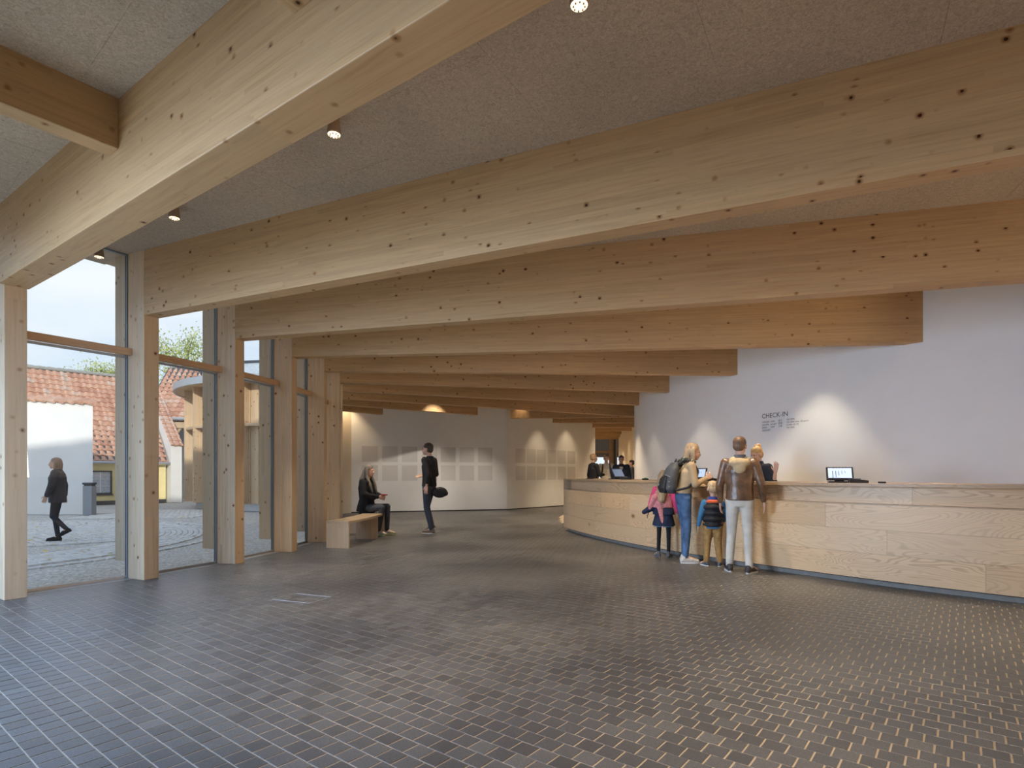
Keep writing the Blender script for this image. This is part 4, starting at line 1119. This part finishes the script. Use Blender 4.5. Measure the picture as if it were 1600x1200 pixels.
leather = plain('brown_leather', (.17, .088, .045), .34, 0, .5, 9, .9, 11, .6)
hood = cloth('sand_hood', (.52, .39, .23)); lightj = cloth('pale_denim', (.62, .59, .53), b=.9, bs=11); bluej = cloth('blue_denim', (.08, .15, .28), var=.4, b=.9, bs=12)
black = cloth('black_cloth', (.016, .017, .02)); navy = cloth('navy_cloth', (.02, .028, .06)); tan = cloth('tan_cloth', (.50, .36, .21), b=.3)
greyj = cloth('charcoal_denim', (.055, .062, .08), b=.8, bs=15); ochre = cloth('ochre_cloth', (.36, .21, .075), var=.3, vs=22, b=.4)
white_sh = plain('pale_shoe', (.62, .58, .52), .5, 0, .12, 30); dark_sh = plain('dark_shoe', (.05, .045, .045), .5, 0, .5, 30); solew = plain('white_sole', (.72, .70, .66), .5)
grey_felt = cloth('grey_felt', (.13, .13, .14)); blond = hair_m('blond_hair', (.43, .30, .175)); brown = hair_m('brown_hair', (.17, .095, .055)); greyh = hair_m('grey_hair', (.20, .165, .135)); darkh = hair_m('dark_hair', (.045, .03, .022))
orange = cloth('orange_cloth', (.75, .14, .05)); blue = cloth('blue_cloth', (.05, .17, .33)); pink = cloth('pink_patterned_scarf', (.68, .26, .26), var=.35, vs=60); magenta = cloth('magenta_cloth', (.70, .08, .20))
lime = plain('lime_trim', (.50, .55, .26), .5); puffer = cloth('dark_puffer', (.022, .028, .045), rough=.45, b=.6, bs=9)

# man in the brown leather jacket, seen from behind
P, j, hp_, HM, s = person((2.90, 7.33, 0), R(66), 1.71, 'man seen from behind in a brown leather jacket and pale jeans at the counter',
    J=dict(anL=(-.03,.125,.085), toL=(.15,.17,.03), anR=(-.10,-.115,.085), toR=(.08,-.20,.03), knL=(.02,.105,.5), knR=(-.03,-.10,.5), elR=(-.02,-.255,1.15), wrR=(.03,-.285,.92), elL=(-.01,.245,1.14), wrL=(.06,.245,.90)),
    jacket=leather, trousers=lightj, hairm=brown, shoe=dark_sh, sole=solew, head=(-14, 4), hem=.93, vox=.011, bulk=.98, legr=.98)
g = G(); nk = j['neck']
g.ell(nk + Vector((-.055, 0, -.055)) * s, (.085 * s, .135 * s, .07 * s)); g.ell(nk + Vector((-.09, 0, -.11)) * s, (.05 * s, .085 * s, .085 * s)); g.cap(nk + Vector((-.02, .085, -.02)) * s, nk + Vector((-.02, -.085, -.02)) * s, .05 * s, .05 * s)
g.build('hood', hood, P, remesh=.009, sm=3)
G().loft([(nk.x, 0, nk.z + .0, .078 * s, .078 * s), (nk.x, 0, nk.z + .055 * s, .070 * s, .070 * s)], 24).build('collar', grey_felt, P, smooth=False)
# waistband of the jacket
# woman with backpack in profile
P, j, hp_, HM, s = person((2.41, 8.10, 0), R(3), 1.70, 'blond woman in profile with tan jacket, blue jeans and backpack at the counter',
    J=dict(chest=(.05,0,1.31), waist=(.02,0,1.1), neck=(.07,0,1.455), head=(.145,0,1.60), shL=(.04,.155,1.40), shR=(.06,-.155,1.40), elR=(.10,-.20,1.13), wrR=(.30,-.10,1.22), elL=(.12,.19,1.12), wrL=(.34,.06,1.10),
           anR=(.0,-.08,.085), toR=(.2,-.09,.03), anL=(.04,.07,.085), toL=(.24,.08,.03), knL=(.05,.075,.5), knR=(.03,-.08,.5)),
    jacket=tan, trousers=bluej, hairm=blond, hair='bob', shoe=white_sh, sole=solew, head=(-4, 10), hem=1.0, bulk=.92, legr=.90, curlR=1.2, curlL=.8, palmR=((-.2,.6,.3),(0,.4,1)), palmL=((0,0,1),(0.2,-1,0)))
scarfm = plain('flowered_dark_scarf', (.12, .11, .09), .8)
def flowers():
    m, t, b = new_mat('flowered_scarf'); v = t.nodes.new('ShaderNodeTexVoronoi'); v.inputs['Scale'].default_value = 34; L(t, objcoord(t, False), v.inputs['Vector'])
    L(t, ramp(t, v.outputs['Distance'], [(.25, (.62, .58, .42)), (.4, (.03, .035, .035))]), b.inputs['Base Color']); b.inputs['Roughness'].default_value = .85; return m
nk = j['neck']; g = G()
for k in range(12):
    a = k * math.pi / 6; a2 = a + math.pi / 6
    g.cap(nk + Vector((.075 * math.cos(a), .075 * math.sin(a), .012 - .02 * math.cos(a))) * s, nk + Vector((.075 * math.cos(a2), .075 * math.sin(a2), .012 - .02 * math.cos(a2))) * s, .040 * s, .040 * s, 10)
g.cap(nk + Vector((-.06, 0, .02)) * s, nk + Vector((-.10, 0, -.03)) * s, .06 * s, .05 * s)
g.build('scarf', flowers(), P, remesh=.009, sm=2)
ph = empty('phone', P.matrix_basis @ (j['wrL'] + Vector((.10, -.03, .035)) * s), R(30), label='pale lit phone in the hand of the woman with the backpack', cat='phone')
G().box((-.08, -.038, 0), (.08, .038, .009), Matrix.Rotation(R(-14), 4, 'Y')).build('case', M['blackpl'], ph, bevel=.003)
G().box((-.073, -.033, .0092), (.073, .033, .0098), Matrix.Rotation(R(-14), 4, 'Y')).build('display', M['screen'], ph)
# backpack
bpk = empty('backpack', P.location, P.rotation_euler.z, label='grey and black hiking backpack worn by the blond woman', cat='backpack')
packg = plain('pack_grey', (.075, .078, .085), .65, 0, .15, 10, .3, 30); packb = plain('pack_black', (.018, .019, .022), .6, 0, .15, 10, .3, 30)
def Q(x, y, z): return Vector((x, y, z)) * s
g = G(); g.loft([(-.20*s, 0, 1.00*s, .075*s, .12*s), (-.22*s, 0, 1.06*s, .115*s, .155*s), (-.205*s, 0, 1.2*s, .11*s, .155*s), (-.16*s, 0, 1.36*s, .09*s, .135*s), (-.12*s, 0, 1.45*s, .05*s, .085*s)], 20)
g.build('main_bag', packg, bpk, remesh=.010, sm=5)
g = G(); g.loft([(-.29*s, 0, 1.01*s, .05*s, .11*s), (-.315*s, 0, 1.08*s, .055*s, .125*s), (-.28*s, 0, 1.22*s, .05*s, .115*s), (-.25*s, 0, 1.27*s, .03*s, .09*s)], 18); g.build('front_pocket', packb, bpk, remesh=.009, sm=4)
g = G()
for z in (1.10, 1.17, 1.24): g.cap(Q(-.25, -.15, z), Q(-.315 + (z - 1.1) * .2, -.06, z + .03), .006, .006, 6)
g.build('cord', M['grey_cable'], bpk)
for sy in (1, -1):
    g = G(); pts = [Q(-.10, sy * .085, 1.42), Q(-.02, sy * .11, 1.485), Q(.10, sy * .125, 1.44), Q(.165, sy * .13, 1.33), Q(.13, sy * .165, 1.2), Q(.0, sy * .175, 1.09), Q(-.15, sy * .13, 1.05)]
    for a_, b_ in zip(pts[:-1], pts[1:]): g.cap(a_, b_, .017, .017, 8)
    g.build('shoulder_strap', packb, bpk, remesh=.008, sm=2)
g = G(); g.cap(Q(-.12, .03, 1.45), Q(-.10, 0, 1.50), .008, .008, 6); g.cap(Q(-.12, -.03, 1.45), Q(-.10, 0, 1.50), .008, .008, 6); g.build('grab_loop', packb, bpk)
G().ell(Q(-.365, 0, 1.13), (.006, .022, .016)).build('badge', M['zinc'], bpk)
# boy in black vest
P, j, hp_, HM, s = person((2.72, 7.80, 0), R(72), 1.15, 'small child in a black padded vest with blue sleeves and ochre trousers',
    J=dict(pelvis=(0,0,.86), waist=(0,0,1.0), chest=(0,0,1.2), neck=(0,0,1.35), head=(.03,0,1.585), shL=(0,.165,1.30), shR=(0,-.165,1.30), elL=(-.04,.235,1.06), wrL=(-.02,.28,.82), elR=(.05,-.24,1.08), wrR=(.15,-.22,.92),
           hiL=(0,.09,.84), hiR=(0,-.09,.84), knL=(0,.11,.46), knR=(0,-.10,.46), anL=(-.03,.13,.085), toL=(.13,.24,.03), anR=(-.03,-.13,.085), toR=(.16,-.18,.03)),
    jacket=blue, trousers=ochre, hairm=hair_m('light_blond_hair', (.60, .42, .24)), shoe=plain('dark_blue_shoe', (.06, .08, .11), .5, 0, .5, 40), sole=solew, head=(0, 10), headscale=1.3, child=True, hem=.86, bulk=1.05, legr=1.18, vox=.009)
g = G(); pe, ch, nk = j['pelvis'], j['chest'], j['neck']
for z, r1, r2 in ((.80, .15, .20), (.92, .16, .215), (1.04, .158, .21), (1.16, .16, .215)):
    g.ell((0, 0, (z + .05) * s), (r1 * s * 1.05, r2 * s * 1.05, .085 * s))
g.loft([(0, 0, .80 * s, .13 * s, .18 * s), (0, 0, 1.2 * s, .145 * s, .2 * s), (0, 0, 1.33 * s, .11 * s, .15 * s)], 20)
g.build('padded_vest', cloth('black_padding', (.018, .018, .022), .6, b=.3), P, remesh=.009, sm=2)
g = G(); g.loft([(0, 0, 1.30 * s, .12 * s, .165 * s), (0, 0, 1.345 * s, .115 * s, .15 * s)], 20); g.cap((-.09 * s, .08 * s, 1.33 * s), (-.09 * s, -.08 * s, 1.33 * s), .04 * s, .04 * s); g.build('orange_collar', orange, P, remesh=.009, sm=2, label='orange collar')
g = G(); g.loft([(0, 0, 1.35 * s, .085 * s, .105 * s), (0, 0, 1.43 * s, .075 * s, .09 * s)], 20); g.build('blue_hood', plain('royal_blue', (.05, .09, .35), .8), P, remesh=.009, sm=2)
# girl behind the backpack
P, j, hp_, HM, s = person((2.27, 8.62, 0), R(64), 1.30, 'girl half hidden by the backpack, with a pink shawl, navy skirt and dark leggings',
    J=dict(pelvis=(0,0,.90), chest=(0,0,1.26), neck=(0,0,1.41), head=(.02,0,1.60), shL=(0,.16,1.36), shR=(0,-.16,1.36), elL=(.0,.24,1.15), wrL=(-.04,.30,.92), anL=(-.02,.10,.085), toL=(.1,.18,.03), anR=(-.02,-.10,.085)),
    jacket=magenta, trousers=black, hairm=blond, hair='long', shoe=grey_felt, sole=grey_felt, child=True, headscale=1.15, skirt=navy, hem=.95, legr=.72, vox=.010)
g = G(); g.loft([(0, .03 * s, 1.0 * s, .16 * s, .21 * s), (0, .02 * s, 1.15 * s, .15 * s, .20 * s), (0, 0, 1.32 * s, .13 * s, .18 * s), (0, 0, 1.42 * s, .08 * s, .09 * s)], 20)
g.cap((-.12 * s, .05 * s, 1.05 * s), (-.16 * s, -.02 * s, .62 * s), .07 * s, .018 * s); g.cap((-.10 * s, .16 * s, 1.2 * s), (-.08 * s, .26 * s, .98 * s), .075 * s, .04 * s)
g.build('shawl', pink, P, remesh=.010, sm=2)
g = G(); g.cap((-.04 * s, .22 * s, 1.0 * s), (-.06 * s, .38 * s, .90 * s), .075 * s, .05 * s); g.loft([(0, 0, .86 * s, .17 * s, .22 * s), (0, 0, 1.0 * s, .14 * s, .19 * s)], 20); g.build('tied_jacket', navy, P, remesh=.010, sm=2)
g = G(); g.loft([(0, 0, .62 * s, .165 * s, .20 * s), (0, 0, .70 * s, .16 * s, .19 * s)], 20); g.build('skirt_hem', plain('teal_tulle', (.10, .22, .32), .8), P)
# receptionist with raised hand
P, j, hp_, HM, s = person((3.78, 8.85, 0), R(218), 1.68, 'receptionist with blond bun and dark blazer behind the counter, raising one open hand',
    J=dict(head=(.05,0,1.605), shL=(0,.17,1.40), elL=(.02,.27,1.13), wrL=(.05,.31,1.325), elR=(.04,-.22,1.14), wrR=(.22,-.12,1.10)),
    jacket=cloth('dark_blazer', (.03, .034, .045)), trousers=black, hairm=hair_m('golden_hair', (.60, .38, .16)), hair='bun', shoe=dark_sh, head=(-12, 18), vox=.010, sleeve=.42, skin=SK, curlL=.05, palmL=((1, -.2, 0), (0, -.6, .6)))
g = G(); g.cap(j['elL'], j['elL'].lerp(j['wrL'], .22), .056 * s, .05 * s); g.cap(j['elR'], j['wrR'], .055 * s, .045 * s); g.build('cuff', cloth('dark_blazer_cuff', (.03, .034, .045)), P, remesh=.01, sm=2)
# walking man near the pale wall
P, j, hp_, HM, s = person((-1.72, 11.98, 0), R(158), 1.88, 'man in black top and dark jeans turning away near the bench',
    J=dict(anL=(-.06,.02,.085), toL=(.13,.03,.03), knL=(.03,.04,.5), anR=(-.02,-.06,.16), toR=(.12,-.08,.06), knR=(.10,-.07,.52), head=(.04,0,1.63), chest=(0,0,1.31), elR=(-.02,-.23,1.15), wrR=(.22,-.16,1.12), elL=(-.10,.22,1.14), wrL=(-.08,.24,.93)),
    jacket=cloth('black_jumper', (.02, .02, .024)), trousers=cloth('dark_denim', (.05, .062, .09), b=.4, bs=14), hairm=darkh, shoe=plain('brown_shoe', (.16, .12, .09), .6), sole=solew, head=(6, 0), vox=.012, sleeve=.75, hem=.92)
ba = empty('shoulder_bag', (-1.50, 11.95, .86), R(20), label='dark shoulder bag swinging at the hip of the standing man', cat='bag')
g = G(); g.ell((0, 0, 0), (.17, .07, .115)); g.cap((-.05, 0, .03), (.12, 0, -.02), .08, .06); g.build('bag_body', packb, ba, remesh=.012, sm=3)
g = G(); pts = [(-.12, -.02, .09), (-.2, -.06, .35), (-.23, -.06, .6), (-.17, .0, .66)]
for a_, b_ in zip(pts[:-1], pts[1:]): g.cap(a_, b_, .014, .014, 6)
g.build('strap', packb, ba)
# seated woman on the bench
P, j, hp_, HM, s = person((-2.95, 11.72, 0), R(-16), 1.70, 'seated woman with long greying hair and black cardigan on the curved bench',
    J=dict(pelvis=(0,0,.60), waist=(-.01,0,.78), chest=(-.01,0,1.0), neck=(.0,0,1.16), head=(.06,0,1.335), shL=(.0,.17,1.11), elL=(.05,.24,.86), wrL=(.30,.10,.80), shR=(.0,-.17,1.11), elR=(.06,-.23,.86), wrR=(.29,-.06,.80),
           hiL=(.04,.09,.565), knL=(.42,.10,.60), anL=(.40,.12,.10), toL=(.60,.13,.04), hiR=(.04,-.09,.565), knR=(.40,-.09,.585), anR=(.33,-.10,.10), toR=(.53,-.11,.04)),
    jacket=black, trousers=cloth('faded_grey_denim', (.075, .08, .095), b=.3), hairm=greyh, hair='long', shoe=plain('grey_trainer', (.36, .35, .30), .6, 0, .4, 40), sole=lime, head=(0, 4), vox=.011, hem=.54, bulk=1.16, curlL=1.0, curlR=1.0, palmL=((0,-1,-.2),(.3,0,1)), palmR=((0,1,-.2),(.3,0,1)))
g = G(); g.loft([(-.04 * s, 0, .50 * s, .17 * s, .24 * s), (-.03 * s, 0, .62 * s, .155 * s, .22 * s), (0, 0, .80 * s, .13 * s, .19 * s)], 22); g.cap((.07 * s, .1 * s, 1.1 * s), (.13 * s, .06 * s, .78 * s), .06 * s, .05 * s); g.cap((.07 * s, -.1 * s, 1.1 * s), (.13 * s, -.06 * s, .78 * s), .06 * s, .05 * s)
g.build('cardigan', black, P, remesh=.011, sm=2)
g = G(); g.cap((-.03 * s, 0, .64 * s), (0.08 * s, 0, 1.02 * s), .04, .04)
pc = empty('purse', P.matrix_basis @ (j['wrL'].lerp(j['wrR'], .5) + Vector((.10, 0, .03)) * s), R(-16), label='small red purse held in the lap of the seated woman', cat='purse')
G().box((-.05, -.05, 0), (.05, .05, .03)).build('pouch', plain('red_leather', (.55, .03, .03), .5), pc, bevel=.01); G().box((-.03, -.06, .03), (.07, .02, .038)).build('card', M['limewash'], pc)
# walker in the courtyard
P, j, hp_, HM, s = person((-8.72, 11.05, GZ + .012), R(205), 1.60, 'woman walking in the courtyard in dark clothes, with reddish grey hair',
    J=dict(anR=(.0,-.03,.085), toR=(.17,-.04,.03), knR=(.05,-.05,.5), anL=(-.16,.06,.24), toL=(-.04,.07,.12), knL=(.06,.08,.52), elL=(.04,.27,1.16), wrL=(.12,.26,.95), elR=(-.06,-.27,1.16), wrR=(-.06,-.30,.93), head=(.04,0,1.62)),
    jacket=cloth('slate_top', (.045, .05, .06)), trousers=cloth('dark_slate', (.03, .035, .045)), hairm=hair_m('reddish_grey_hair', (.34, .22, .16)), hair='bob', shoe=black, head=(5, 0), vox=.013, bulk=1.18, hem=.80, legr=.9)
# visitors beyond the counter
person((2.46, 17.4, 0), R(20), 1.84, 'far visitor in black seen in profile, beside the edge of the pale wall', J=dict(elR=(.08,-.2,1.15), wrR=(.28,-.12,1.16)), jacket=black, trousers=black, hairm=hair_m('fair_hair', (.40, .26, .14)), shoe=dark_sh, vox=.016, group='far visitors')
P, j, hp_, HM, s = person((2.93, 17.9, 0), R(262), 1.84, 'far visitor in a white shirt with dark backpack straps, facing the counter', jacket=plain('white_shirt', (.72, .67, .58), .8), trousers=greyj, hairm=hair_m('reddish_hair', (.42, .22, .12)), shoe=dark_sh, vox=.016, sleeve=.3, group='far visitors', bulk=1.05)
for sy in (1, -1):
    g = G(); g.cap((.03 * s, sy * .10 * s, 1.46 * s), (.145 * s, sy * .11 * s, 1.3 * s), .02, .02, 8); g.cap((.145 * s, sy * .11 * s, 1.3 * s), (.10 * s, sy * .16 * s, 1.08 * s), .02, .02, 8); g.build('backpack_strap', packb, P)
P, j, hp_, HM, s = person((3.36, 17.7, 0), R(258), 1.80, 'far visitor in a dark quilted jacket with red lined hood, right of the white shirt', jacket=puffer, trousers=black, hairm=darkh, shoe=dark_sh, vox=.016, bulk=1.2, group='far visitors')
g = G(); g.cap((.03 * s, .09 * s, 1.45 * s), (.11 * s, .05 * s, 1.34 * s), .03, .03, 8); g.cap((.03 * s, -.09 * s, 1.45 * s), (.11 * s, -.05 * s, 1.34 * s), .03, .03, 8); g.build('red_lining', plain('red_lining', (.6, .04, .05), .7), P, remesh=.014)
g = G(); g.loft([(.10 * s, 0, 1.08 * s, .05 * s, .06 * s), (.105 * s, 0, 1.42 * s, .05 * s, .055 * s)], 14); g.build('shirt_front', plain('cream_shirt', (.6, .56, .47), .8), P)
person((4.36, 21.0, 0), R(175), 1.74, 'far visitor in dark clothes mostly hidden by the edge of the white wall', jacket=greyj, trousers=black, hairm=darkh, shoe=dark_sh, vox=.016, group='far visitors')
